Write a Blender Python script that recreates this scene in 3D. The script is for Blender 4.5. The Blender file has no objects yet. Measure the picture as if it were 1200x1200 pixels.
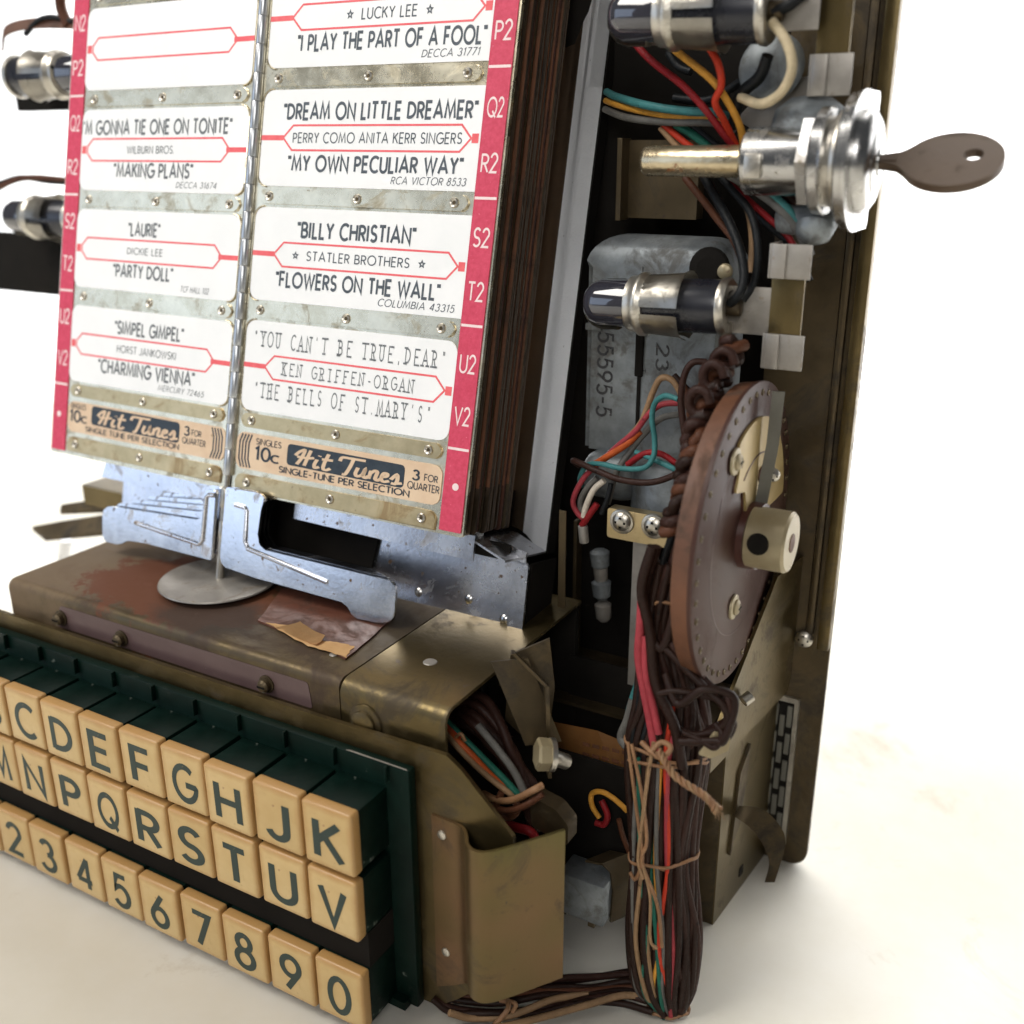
import bpy, bmesh, math, random
from mathutils import Vector, Matrix
random.seed(7)
V = Vector
PI = math.pi
S = 0.01                      # everything below is measured in centimetres
scene = bpy.context.scene
COL = scene.collection

# ------------------------------------------------------------------ camera, light, exposure
FW = V((-0.46693, 0.81872, -0.33417)); RT = V((0.86905, 0.49472, -0.00225)); UPV = V((-0.16348, 0.29146, 0.94251))
cam_d = bpy.data.cameras.new('camera'); cam = bpy.data.objects.new('camera', cam_d); COL.objects.link(cam)
cam.matrix_world = Matrix(((RT.x, UPV.x, -FW.x, 13.2123*S), (RT.y, UPV.y, -FW.y, -15.6491*S), (RT.z, UPV.z, -FW.z, 14.6905*S), (0, 0, 0, 1)))
cam_d.sensor_width = 36; cam_d.lens = 36.18; cam_d.clip_start = 0.01; cam_d.clip_end = 50
cam_d.dof.use_dof = True; cam_d.dof.focus_distance = 0.275; cam_d.dof.aperture_fstop = 9.5
scene.camera = cam

world = bpy.data.worlds.new('World'); scene.world = world; world.use_nodes = True
bg = world.node_tree.nodes['Background']
bg.inputs['Color'].default_value = (0.93, 0.96, 1.0, 1); bg.inputs['Strength'].default_value = 0.09

def area_light(name, loc, target, sx, sy, power, color):
    d = bpy.data.lights.new(name, 'AREA'); d.shape = 'RECTANGLE'; d.size = sx; d.size_y = sy; d.energy = power; d.color = color
    o = bpy.data.objects.new(name, d); COL.objects.link(o); o.location = loc
    o.rotation_euler = (V(target) - V(loc)).to_track_quat('-Z', 'Y').to_euler()
    return o
area_light('window_light', (-0.25, 0.75, 1.2), (0.0, 0.15, 0), 1.5, 0.9, 11, (1.0, 0.975, 0.94))
area_light('backdrop_light', (0.0, 0.55, 1.2), (0, 1.1, 0.25), 3.2, 0.4, 34, (1, 1, 1)).data.spread = math.radians(85)  # unseen lamp added to brighten the backdrop
area_light('blue_window_light', (-1.15, -0.95, 0.35), (0, 0.1, 0.05), 0.85, 0.75, 3.6, (0.62, 0.76, 1.0))
area_light('room_light', (-0.70, -0.55, 1.25), (-0.08, 0.05, 0.06), 0.7, 0.7, 17.0, (1.0, 0.96, 0.9))
area_light('front_light', (0.42, -1.2, 0.85), (0.02, 0.08, 0.08), 0.5, 0.6, 7.0, (1.0, 0.98, 0.95))
scene.view_settings.view_transform = 'Standard'; scene.view_settings.look = 'None'
scene.view_settings.exposure = 0.0; scene.view_settings.gamma = 1.0

# ------------------------------------------------------------------ materials
def pbr(name, col, col2=None, rough=.5, metal=0.0, scale=60, speck=None, speck_amt=.0, speck_scale=400, bump=.0, bscale=900,
        stretch=(1, 1, 1), rvar=.12, spec=.5, coat=0, detail=6, grime=None, patch=None, edge=None):
    m = bpy.data.materials.new(name); m.use_nodes = True
    n = m.node_tree.nodes; l = m.node_tree.links; b = n['Principled BSDF']
    tc = n.new('ShaderNodeTexCoord'); mp = n.new('ShaderNodeMapping'); mp.inputs['Scale'].default_value = stretch
    l.new(tc.outputs['Object'], mp.inputs['Vector'])
    nz = n.new('ShaderNodeTexNoise'); nz.inputs['Scale'].default_value = scale; nz.inputs['Detail'].default_value = detail; nz.inputs['Roughness'].default_value = .65
    l.new(mp.outputs[0], nz.inputs['Vector'])
    rmp = n.new('ShaderNodeValToRGB'); rmp.color_ramp.elements[0].position = .35; rmp.color_ramp.elements[1].position = .68
    rmp.color_ramp.elements[0].color = (*col, 1); rmp.color_ramp.elements[1].color = (*(col2 or col), 1)
    l.new(nz.outputs['Fac'], rmp.inputs[0])
    out = rmp.outputs[0]
    fac = None
    if speck is not None:
        n2 = n.new('ShaderNodeTexNoise'); n2.inputs['Scale'].default_value = speck_scale; n2.inputs['Detail'].default_value = 3
        l.new(mp.outputs[0], n2.inputs['Vector'])
        r2 = n.new('ShaderNodeValToRGB'); p = .72 - speck_amt * .3
        r2.color_ramp.elements[0].position = p; r2.color_ramp.elements[1].position = p + .05
        l.new(n2.outputs['Fac'], r2.inputs[0])
        mx = n.new('ShaderNodeMixRGB'); mx.inputs[2].default_value = (*speck, 1)
        l.new(r2.outputs[0], mx.inputs[0]); l.new(out, mx.inputs[1]); out = mx.outputs[0]; fac = r2.outputs[0]
        if metal > 0:
            mm = n.new('ShaderNodeMath'); mm.operation = 'MULTIPLY_ADD'; mm.inputs[1].default_value = -metal * .8; mm.inputs[2].default_value = metal
            l.new(fac, mm.inputs[0]); l.new(mm.outputs[0], b.inputs['Metallic'])
    gf = None
    if grime is not None:                       # (colour, threshold, scale, strength): irregular tarnish and dirt
        gc, gt, gs, gk = grime
        n4 = n.new('ShaderNodeTexNoise'); n4.inputs['Scale'].default_value = gs; n4.inputs['Detail'].default_value = 9; n4.inputs['Roughness'].default_value = .72; n4.inputs['Distortion'].default_value = .6
        l.new(tc.outputs['Object'], n4.inputs['Vector'])
        r4 = n.new('ShaderNodeMapRange'); r4.inputs[1].default_value = gt; r4.inputs[2].default_value = gt + .12; r4.inputs[4].default_value = gk; l.new(n4.outputs['Fac'], r4.inputs[0])
        m4 = n.new('ShaderNodeMixRGB'); m4.inputs[2].default_value = (*gc, 1); l.new(r4.outputs[0], m4.inputs[0]); l.new(out, m4.inputs[1]); out = m4.outputs[0]; gf = r4.outputs[0]
    for (pc_, ctr, rad, soft, k_) in (patch or []):   # old paint, rust and painted shade as patches with a ragged outline
        mp5 = n.new('ShaderNodeMapping'); mp5.vector_type = 'POINT'; mp5.inputs['Location'].default_value = tuple(-c * S / (r * S) for c, r in zip(ctr, rad)); mp5.inputs['Scale'].default_value = tuple(1 / (r * S) for r in rad)
        l.new(tc.outputs['Object'], mp5.inputs['Vector'])
        ln = n.new('ShaderNodeVectorMath'); ln.operation = 'LENGTH'; l.new(mp5.outputs[0], ln.inputs[0])
        n5 = n.new('ShaderNodeTexNoise'); n5.inputs['Scale'].default_value = 80; n5.inputs['Detail'].default_value = 10; n5.inputs['Roughness'].default_value = .78; l.new(tc.outputs['Object'], n5.inputs['Vector'])
        a5 = n.new('ShaderNodeMath'); a5.operation = 'MULTIPLY_ADD'; a5.inputs[1].default_value = 1.6; l.new(n5.outputs['Fac'], a5.inputs[0]); l.new(ln.outputs['Value'], a5.inputs[2])
        r5 = n.new('ShaderNodeMapRange'); r5.inputs[1].default_value = 1.8 - soft / 2; r5.inputs[2].default_value = 1.8 + soft / 2; r5.inputs[3].default_value = k_; r5.inputs[4].default_value = 0; l.new(a5.outputs[0], r5.inputs[0])
        m5 = n.new('ShaderNodeMixRGB'); m5.inputs[2].default_value = (*pc_, 1); l.new(r5.outputs[0], m5.inputs[0]); l.new(out, m5.inputs[1]); out = m5.outputs[0]
        if gf is None: gf = r5.outputs[0]
        else:
            mx5 = n.new('ShaderNodeMath'); mx5.operation = 'MAXIMUM'; l.new(gf, mx5.inputs[0]); l.new(r5.outputs[0], mx5.inputs[1]); gf = mx5.outputs[0]
    if edge is not None:
        oi = n.new('ShaderNodeObjectInfo'); mo = n.new('ShaderNodeMixRGB'); mo.blend_type = 'MULTIPLY'; mo.inputs[2].default_value = (.80, .74, .62, 1)
        ro_ = n.new('ShaderNodeMath'); ro_.operation = 'MULTIPLY'; ro_.inputs[1].default_value = .6; l.new(oi.outputs['Random'], ro_.inputs[0]); l.new(ro_.outputs[0], mo.inputs[0]); l.new(out, mo.inputs[1]); out = mo.outputs[0]
    if edge is not None:                        # (colour, half x, centre z, half z, strength): dirt worn into the rim of a key cap
        ec, hx_, cz_, hz_, ek = edge
        sx_ = n.new('ShaderNodeSeparateXYZ'); l.new(tc.outputs['Object'], sx_.inputs[0])
        ax = n.new('ShaderNodeMath'); ax.operation = 'ABSOLUTE'; l.new(sx_.outputs[0], ax.inputs[0]); dx_ = n.new('ShaderNodeMath'); dx_.operation = 'SUBTRACT'; dx_.inputs[0].default_value = hx_; l.new(ax.outputs[0], dx_.inputs[1])
        az = n.new('ShaderNodeMath'); az.operation = 'SUBTRACT'; az.inputs[1].default_value = cz_; l.new(sx_.outputs[2], az.inputs[0]); az2 = n.new('ShaderNodeMath'); az2.operation = 'ABSOLUTE'; l.new(az.outputs[0], az2.inputs[0])
        dz_ = n.new('ShaderNodeMath'); dz_.operation = 'SUBTRACT'; dz_.inputs[0].default_value = hz_; l.new(az2.outputs[0], dz_.inputs[1])
        mn = n.new('ShaderNodeMath'); mn.operation = 'MINIMUM'; l.new(dx_.outputs[0], mn.inputs[0]); l.new(dz_.outputs[0], mn.inputs[1])
        ne = n.new('ShaderNodeMath'); ne.operation = 'MULTIPLY_ADD'; ne.inputs[1].default_value = .0022; l.new(nz.outputs['Fac'], ne.inputs[0]); l.new(mn.outputs[0], ne.inputs[2])
        re_ = n.new('ShaderNodeMapRange'); re_.inputs[1].default_value = .0011; re_.inputs[2].default_value = .0030; re_.inputs[3].default_value = ek; re_.inputs[4].default_value = 0; l.new(ne.outputs[0], re_.inputs[0])
        me_ = n.new('ShaderNodeMixRGB'); me_.inputs[2].default_value = (*ec, 1); l.new(re_.outputs[0], me_.inputs[0]); l.new(out, me_.inputs[1]); out = me_.outputs[0]
    l.new(out, b.inputs['Base Color'])
    if gf is not None and metal > 0 and speck is None:
        mm = n.new('ShaderNodeMath'); mm.operation = 'MULTIPLY_ADD'; mm.inputs[1].default_value = -metal * .8; mm.inputs[2].default_value = metal; l.new(gf, mm.inputs[0]); l.new(mm.outputs[0], b.inputs['Metallic']); metal_done = True
    elif gf is not None and metal > 0:
        prev = b.inputs['Metallic'].links[0].from_socket
        mm = n.new('ShaderNodeMath'); mm.operation = 'MULTIPLY_ADD'; mm.inputs[1].default_value = -metal * .8; mm.use_clamp = True; l.new(gf, mm.inputs[0]); l.new(prev, mm.inputs[2]); l.new(mm.outputs[0], b.inputs['Metallic'])
    if speck is None or metal == 0: b.inputs['Metallic'].default_value = metal
    rr = n.new('ShaderNodeMath'); rr.operation = 'MULTIPLY_ADD'; rr.inputs[1].default_value = rvar * 2; rr.inputs[2].default_value = rough - rvar; rr.use_clamp = True
    l.new(nz.outputs['Fac'], rr.inputs[0]); ro = rr.outputs[0]
    if gf is not None:
        r6 = n.new('ShaderNodeMath'); r6.operation = 'MULTIPLY_ADD'; r6.inputs[1].default_value = .35; r6.use_clamp = True; l.new(gf, r6.inputs[0]); l.new(ro, r6.inputs[2]); ro = r6.outputs[0]
    l.new(ro, b.inputs['Roughness'])
    b.inputs['Specular IOR Level'].default_value = spec; b.inputs['Coat Weight'].default_value = coat
    if bump > 0:
        n3 = n.new('ShaderNodeTexNoise'); n3.inputs['Scale'].default_value = bscale; n3.inputs['Detail'].default_value = 4
        l.new(mp.outputs[0], n3.inputs['Vector'])
        bp = n.new('ShaderNodeBump'); bp.inputs['Strength'].default_value = bump; bp.inputs['Distance'].default_value = .0004
        l.new(n3.outputs['Fac'], bp.inputs['Height']); l.new(bp.outputs[0], b.inputs['Normal'])
    return m
MT = {}
MT['table'] = pbr('white_table', (.70, .66, .56), (.78, .755, .69), .6, 0, 9, (.40, .34, .25), .03, 45, .25, 120, rvar=.05, grime=((.50, .43, .32), .57, 16, .55))
MT['wall'] = pbr('white_wall', (.88, .88, .88), (.92, .92, .92), .8, 0, 3, rvar=.03)
MT['cream'] = pbr('cream_plastic', (.56, .385, .165), (.64, .47, .225), .38, 0, 70, (.38, .22, .10), .02, 330, .08, 500, rvar=.08, grime=((.40, .24, .10), .60, 130, .45), edge=((.42, .22, .07), .00755, .00878, .00878, .75))
MT['green'] = pbr('dark_green_plastic', (.0015, .008, .0055), (.003, .014, .010), .42, 0, 90, (.12, .14, .12), .06, 200, .2, 300, rvar=.14, spec=.12, grime=((.05, .055, .048), .60, 120, .5))
MT['ink'] = pbr('dark_green_ink', (.012, .028, .022), (.02, .04, .034), .5, 0, 300, (.34, .22, .10), .12, 650)
MT['brass'] = pbr('dichromate_plate', (.105, .078, .032), (.155, .115, .052), .34, .85, 55, (.07, .045, .02), .03, 240, .12, 700, rvar=.10, grime=((.04, .027, .014), .53, 45, .8))
MT['guard'] = pbr('iridescent_plate', (.115, .105, .035), (.20, .115, .06), .38, .78, 22, (.05, .035, .02), .02, 240, .1, 500, detail=2, grime=((.05, .032, .016), .56, 60, .7))
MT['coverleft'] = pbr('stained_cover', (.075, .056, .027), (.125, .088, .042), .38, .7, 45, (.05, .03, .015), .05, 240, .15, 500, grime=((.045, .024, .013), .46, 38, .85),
    patch=[((.17, .115, .065), (-14.0, -3.2, 8.9), (2.4, 3.4, 6), .5, .75), ((.12, .036, .012), (-9.6, -3.7, 8.9), (3.6, 2.0, 5), .09, .95), ((.030, .020, .013), (-7.6, -4.6, 8.9), (1.8, 1.2, 5), .6, .8), ((.05, .035, .02), (-2.6, -2.0, 8.9), (1.2, 3.0, 5), .8, .6)])  # the near-black patch beside the disc is shadow painted into the cover
MT['leafrust'] = pbr('rusty_leaf', (.06, .022, .014), (.10, .036, .02), .5, .3, 120, grime=((.03, .018, .012), .5, 90, .7))
MT['card'] = pbr('brown_card', (.10, .035, .022), (.16, .062, .038), .42, 0, 70, (.22, .12, .07), .0, 200, .15, 500, grime=((.05, .03, .02), .5, 60, .6))
MT['brassdk'] = pbr('dark_brass_plate', (.075, .055, .030), (.12, .088, .048), .42, .75, 50, (.05, .03, .015), .05, 240, .1, 600, grime=((.025, .018, .010), .50, 50, .8))
MT['pagebrass'] = pbr('page_frame_brass', (.56, .49, .34), (.80, .73, .55), .27, .95, 130, (.22, .17, .09), .02, 420, .12, 260, rvar=.12, grime=((.17, .14, .08), .55, 110, .6))
MT['pagebrasslow'] = pbr('tarnished_brass', (.44, .34, .18), (.60, .48, .28), .34, .9, 110, (.25, .17, .08), .06, 380, .1, 300, rvar=.12, grime=((.22, .14, .06), .53, 90, .7))
MT['chrome'] = pbr('worn_chrome', (.56, .57, .60), (.74, .75, .78), .17, 1, 60, (.12, .065, .03), .16, 330, .03, 900, rvar=.1, grime=((.16, .11, .07), .58, 120, .7))
MT['steel'] = pbr('polished_steel', (.40, .40, .40), (.60, .59, .57), .24, 1, 70, (.20, .15, .08), .06, 260, .06, 300, rvar=.1, grime=((.16, .12, .07), .54, 120, .5))
MT['nickel'] = pbr('dull_nickel', (.42, .39, .34), (.62, .59, .52), .34, .95, 70, (.20, .15, .10), .04, 500, .2, 900, rvar=.12, grime=((.14, .11, .07), .55, 140, .6))
MT['zinc'] = pbr('mottled_zinc', (.15, .165, .175), (.27, .295, .305), .5, .5, 130, (.14, .15, .16), .10, 420, .15, 500, rvar=.12, grime=((.09, .085, .075), .50, 90, .8))
MT['case'] = pbr('painted_case', (.84, .85, .87), (.90, .91, .93), .40, .25, 60, (.25, .23, .22), .0, 900, .35, 1800, rvar=.06)
MT['hinge'] = pbr('hinge_steel', (.50, .52, .54), (.66, .68, .70), .34, .9, 40)
MT['caseinner'] = pbr('case_inner', (.12, .085, .055), (.17, .12, .08), .45, .6, 40, bump=.1)
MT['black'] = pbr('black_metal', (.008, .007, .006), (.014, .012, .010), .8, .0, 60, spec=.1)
MT['blackpl'] = pbr('black_plastic', (.010, .011, .016), (.018, .019, .026), .28, 0, 80, (.2, .2, .2), -.02, 500)
MT['pageedge'] = pbr('page_edge_brass', (.045, .032, .020), (.17, .125, .08), .35, .8, 160, (.2, .09, .04), .08, 300, stretch=(1, 1, .12), grime=((.03, .018, .012), .50, 120, .8))
MT['red'] = pbr('red_card', (.56, .035, .085), (.66, .065, .13), .6, 0, 800, (.80, .30, .36), .02, 1500, rvar=.05)
MT['redprint'] = pbr('red_print', (.80, .10, .12), (.85, .16, .17), .6, 0, 400)
MT['paper'] = pbr('white_card', (.87, .88, .88), (.92, .92, .92), .55, 0, 60, rvar=.05, bump=.05)
MT['print'] = pbr('grey_print', (.05, .065, .08), (.10, .12, .145), .6, 0, 900)
MT['typed'] = pbr('typed_ink', (.10, .11, .12), (.22, .24, .25), .7, 0, 1400)
MT['tan'] = pbr('tan_card', (.66, .47, .31), (.76, .58, .40), .5, 0, 90, (.4, .26, .14), .03, 300)
MT['navy'] = pbr('navy_print', (.012, .022, .035), (.03, .045, .06), .5, 0, 500)
MT['pinkwhite'] = pbr('pale_print', (.86, .66, .66), (.9, .76, .75), .6, 0, 500)
MT['label'] = pbr('rust_label', (.11, .035, .013), (.20, .085, .035), .5, 0, 38, (.07, .035, .02), .05, 120, .2, 500)
MT['labelmauve'] = pbr('mauve_label', (.085, .050, .050), (.125, .080, .075), .42, 0, 45, (.35, .28, .24), .0, 220, .1, 300)
MT['torn'] = pbr('torn_paper', (.46, .26, .10), (.60, .37, .17), .7, 0, 90, bump=.3)
MT['tag'] = pbr('amber_card', (.24, .105, .028), (.34, .155, .045), .5, 0, 60, bump=.2)
MT['wax'] = pbr('waxed_twine', (.18, .085, .035), (.30, .16, .075), .55, 0, 200, bump=.6, bscale=1500)
MT['wheel'] = pbr('brown_phenolic', (.050, .021, .015), (.068, .030, .022), .42, 0, 25, rvar=.06, spec=.28, grime=((.06, .03, .022), .52, 40, .6))
MT['wheelrim'] = pbr('rust_fibre', (.085, .033, .014), (.16, .062, .028), .55, 0, 50, (.06, .03, .02), .05, 200, .3, 600, grime=((.055, .03, .018), .50, 70, .8))
MT['wheelhub'] = pbr('maroon_phenolic', (.060, .020, .014), (.080, .028, .02), .35, 0, 30)
MT['ochre'] = pbr('ochre_plate', (.33, .235, .09), (.42, .31, .13), .4, .3, 40)
MT['ivory'] = pbr('ivory_brass', (.28, .225, .13), (.38, .32, .20), .4, .3, 60, (.12, .06, .03), .06, 200)
MT['copper'] = pbr('bronze_key', (.075, .047, .028), (.10, .066, .042), .5, .3, 60, (.06, .04, .03), .05, 300, .05, 900, grime=((.04, .026, .017), .55, 120, .6))
MT['bulb'] = pbr('dark_bulb_glass', (.025, .025, .035), (.04, .04, .05), .06, 0, 30, rvar=.03, spec=.8, coat=.6)
MT['rust'] = pbr('rusted_steel', (.42, .34, .22), (.62, .52, .34), .28, .9, 120, (.22, .09, .03), .20, 260, .3, 600)
MT['chromespeck'] = pbr('pitted_chrome', (.56, .57, .61), (.76, .77, .81), .26, 1, 60, (.14, .085, .05), .2, 420, .06, 900, rvar=.12, grime=((.22, .17, .12), .56, 90, .7))
MT['armgrey'] = pbr('arm_grey', (.11, .105, .085), (.16, .155, .13), .5, .3, 60)
MT['clip'] = pbr('grey_clip', (.26, .24, .215), (.38, .355, .32), .45, .5, 80, (.25, .2, .15), .08, 300, grime=((.15, .11, .07), .55, 110, .7))
for nm, c in dict(w_brown=(.020, .009, .006), w_choc=(.033, .014, .010), w_black=(.008, .009, .010), w_red=(.22, .012, .015), w_orange=(.42, .08, .018),
                  w_pink=(.30, .04, .05), w_teal=(.045, .17, .17), w_green=(.015, .11, .075), w_yellow=(.55, .26, .04), w_grey=(.12, .115, .105),
                  w_tan=(.26, .16, .085), w_cream=(.52, .43, .28), w_white=(.62, .55, .46), w_rust=(.085, .032, .016), w_vermilion=(.45, .038, .016)).items():
    MT[nm] = pbr('wire_' + nm[2:], tuple(k * .85 for k in c), tuple(min(1, k * 1.2) for k in c), .45, 0, 260, (c[0] * .35, c[1] * .35, c[2] * .35), .08, 300, .5, 1300, spec=.18, rvar=.1)

# ------------------------------------------------------------------ helpers
def bmn(): return bmesh.new()
def mark(bm, k):
    for f in bm.faces:
        if not f.tag: f.material_index = k; f.tag = True
def obj(name, bm, mats, parent=None, smooth=None, label=None, kind=None, origin=None, hold=False):
    bmesh.ops.recalc_face_normals(bm, faces=bm.faces[:])
    me = bpy.data.meshes.new(name)
    if origin is None: origin = V(parent['_o']) if parent is not None and '_o' in parent else None
    if origin is None and len(bm.verts):
        xs = [v.co for v in bm.verts]; origin = V((sum(c.x for c in xs) / len(xs), sum(c.y for c in xs) / len(xs), min(c.z for c in xs)))
    origin = V(origin)
    base = V(parent['_o']) if parent is not None and '_o' in parent else V((0, 0, 0))
    for v in bm.verts: v.co = (v.co - origin) * S
    bm.to_mesh(me); bm.free()
    for m in (mats if isinstance(mats, (list, tuple)) else [mats]): me.materials.append(MT[m])
    if smooth is not None:
        me.polygons.foreach_set('use_smooth', [True] * len(me.polygons)); me.set_sharp_from_angle(angle=math.radians(smooth))
    o = bpy.data.objects.new(name, me); COL.objects.link(o)
    o['_o'] = tuple(origin)
    if parent is not None: o.parent = parent; o.location = (origin - base) * S
    else: o.location = origin * S
    if label: o['label'] = label
    if kind: o['kind'] = kind
    return o
def copy_at(src, parent, pos, rot=None):
    o = src.copy(); COL.objects.link(o); o.parent = parent
    base = V(parent['_o']); o.location = (V(pos) - base) * S; o['_o'] = tuple(pos)
    if rot is not None: o.rotation_euler = rot
    return o
def thing(name, loc, label, cat, group=None):
    o = bpy.data.objects.new(name, None); COL.objects.link(o); o.location = V(loc) * S; o['_o'] = tuple(loc)
    o.empty_display_size = .01; o['label'] = label; o['category'] = cat
    if group: o['group'] = group
    return o
def tag(o, label, cat, group=None):
    o['label'] = label; o['category'] = cat
    if group: o['group'] = group
    return o
def box(bm, x0, x1, y0, y1, z0, z1, bev=0, M=None, seg=2):
    g = bmesh.ops.create_cube(bm, size=1)['verts']
    for v in g: v.co = V(((x0 + x1) / 2 + v.co.x * (x1 - x0), (y0 + y1) / 2 + v.co.y * (y1 - y0), (z0 + z1) / 2 + v.co.z * (z1 - z0)))
    if bev:
        es = list({e for v in g for e in v.link_edges})
        r = bmesh.ops.bevel(bm, geom=es, offset=bev, segments=seg, affect='EDGES', profile=.5); g = list({v for f in r['faces'] for v in f.verts} | {v for v in g if v.is_valid})
    if M is not None:
        for v in g: v.co = M(v.co)
    return g
def frame_of(d):
    d = V(d).normalized(); a = V((0, 0, 1)) if abs(d.z) < .9 else V((1, 0, 0))
    u = d.cross(a).normalized(); return d, u, d.cross(u)
def lathe(bm, o, d, prof, seg=32, caps=True):
    d, u, w = frame_of(d); o = V(o); rings = []
    for t, r in prof:
        rings.append([bm.verts.new(o + d * t + (u * math.cos(2 * PI * i / seg) + w * math.sin(2 * PI * i / seg)) * max(r, 1e-4)) for i in range(seg)])
    for a, b in zip(rings, rings[1:]):
        for i in range(seg): bm.faces.new((a[i], a[(i + 1) % seg], b[(i + 1) % seg], b[i]))
    if caps: bm.faces.new(rings[0][::-1]); bm.faces.new(rings[-1])
def cyl(bm, p0, p1, r, seg=20, bev=0):
    p0 = V(p0); p1 = V(p1); L = (p1 - p0).length
    pr = [(0, r), (L, r)] if not bev else [(0, r - bev), (bev * .3, r - bev * .3), (bev, r), (L - bev, r), (L - bev * .3, r - bev * .3), (L, r - bev)]
    lathe(bm, p0, p1 - p0, pr, seg)
def spline(pts, n=8):
    P = [V(p) for p in pts]
    if len(P) < 3: return [P[0].lerp(P[-1], i / n) for i in range(n + 1)]
    P = [P[0] * 2 - P[1]] + P + [P[-1] * 2 - P[-2]]; out = []
    for i in range(1, len(P) - 2):
        a, b, c, d = P[i - 1:i + 3]
        for k in range(n):
            t = k / n; out.append(.5 * ((2 * b) + (c - a) * t + (2 * a - 5 * b + 4 * c - d) * t * t + (3 * b - a - 3 * c + d) * t ** 3))
    out.append(P[-2]); return out
def tube(bm, pts, r, seg=8, n=7, smooth=True, flat=1):
    P = spline(pts, n) if smooth else [V(p) for p in pts]
    prev = None; rings = []
    for i, p in enumerate(P):
        t = (P[min(i + 1, len(P) - 1)] - P[max(i - 1, 0)])
        if t.length < 1e-6: continue
        t.normalize()
        if prev is None: _, u, _ = frame_of(t)
        else:
            u = prev - t * prev.dot(t)
            u = u.normalized() if u.length > 1e-4 else frame_of(t)[1]
        prev = u; w = t.cross(u)
        rings.append([bm.verts.new(p + (u * math.cos(2 * PI * k / seg) + w * flat * math.sin(2 * PI * k / seg)) * r) for k in range(seg)])
    for a, b in zip(rings, rings[1:]):
        for k in range(seg): bm.faces.new((a[k], a[(k + 1) % seg], b[(k + 1) % seg], b[k]))
    bm.faces.new(rings[0][::-1]); bm.faces.new(rings[-1])
def prism(bm, poly, O, U, W, N, depth, holes=None):
    """extrude a 2D outline (in U,W from O) by depth along N"""
    O = V(O); U = V(U); W = V(W); N = V(N)
    a = [bm.verts.new(O + U * p[0] + W * p[1]) for p in poly]; b = [bm.verts.new(O + U * p[0] + W * p[1] + N * depth) for p in poly]
    n = len(poly)
    bm.faces.new(a); bm.faces.new(b[::-1])
    for i in range(n): bm.faces.new((a[i], a[(i + 1) % n], b[(i + 1) % n], b[i]))
def rrect(x0, x1, y0, y1, r, n=5, corners=(1, 1, 1, 1)):
    out = []
    for k, (cx, cy, a0) in enumerate([(x0 + r, y0 + r, PI), (x1 - r, y0 + r, 1.5 * PI), (x1 - r, y1 - r, 0), (x0 + r, y1 - r, .5 * PI)]):
        if corners[k]:
            for i in range(n + 1): a = a0 + i / n * PI / 2; out.append((cx + r * math.cos(a), cy + r * math.sin(a)))
        else: out.append([(x0, y0), (x1, y0), (x1, y1), (x0, y1)][k])
    return out
def roundpoly(poly, r, n=4):
    out = []; m = len(poly)
    for i in range(m):
        p = V((*poly[i][:2], 0)); a = V((*poly[i - 1][:2], 0)); b = V((*poly[(i + 1) % m][:2], 0))
        rr = min(r, (a - p).length * .45, (b - p).length * .45)
        s = p + (a - p).normalized() * rr; e = p + (b - p).normalized() * rr
        for k in range(n + 1):
            t = k / n; q = s * (1 - t) ** 2 + p * 2 * t * (1 - t) + e * t * t; out.append((q.x, q.y))
    return out
def holeplate(bm, x0, x1, z0, z1, holes, y, t, P=None):
    """flat plate in the XZ plane with rectangular openings"""
    xs = sorted({x0, x1} | {h[0] for h in holes} | {h[1] for h in holes}); zs = sorted({z0, z1} | {h[2] for h in holes} | {h[3] for h in holes})
    for i in range(len(xs) - 1):
        for j in range(len(zs) - 1):
            cx = (xs[i] + xs[i + 1]) / 2; cz = (zs[j] + zs[j + 1]) / 2
            if any(h[0] < cx < h[1] and h[2] < cz < h[3] for h in holes): continue
            c = [(xs[i], zs[j]), (xs[i + 1], zs[j]), (xs[i + 1], zs[j + 1]), (xs[i], zs[j + 1])]
            prism(bm, c, (0, y, 0), (1, 0, 0), (0, 0, 1), (0, 1, 0), t)
    bmesh.ops.remove_doubles(bm, verts=bm.verts[:], dist=1e-4)
    bad = {}
    for f in bm.faces: bad.setdefault(tuple(sorted(v.index for v in f.verts)), []).append(f)
    bm.verts.index_update(); bad = {}
    for f in bm.faces: bad.setdefault(tuple(sorted(v.index for v in f.verts)), []).append(f)
    dead = [f for fs in bad.values() if len(fs) > 1 for f in fs]
    if dead: bmesh.ops.delete(bm, geom=dead, context='FACES_ONLY')
def ribbon(bm, path, wdir, width, th):
    """strip of sheet metal following path; width along wdir, thickness th"""
    P = [V(p) for p in path]; wd = V(wdir).normalized() * width; rings = []
    for i, p in enumerate(P):
        t = (P[min(i + 1, len(P) - 1)] - P[max(i - 1, 0)]).normalized(); n = t.cross(wd.normalized()).normalized() * th
        rings.append([bm.verts.new(p), bm.verts.new(p + wd), bm.verts.new(p + wd + n), bm.verts.new(p + n)])
    for a, b in zip(rings, rings[1:]):
        for k in range(4): bm.faces.new((a[k], a[(k + 1) % 4], b[(k + 1) % 4], b[k]))
    bm.faces.new(rings[0][::-1]); bm.faces.new(rings[-1])

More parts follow.
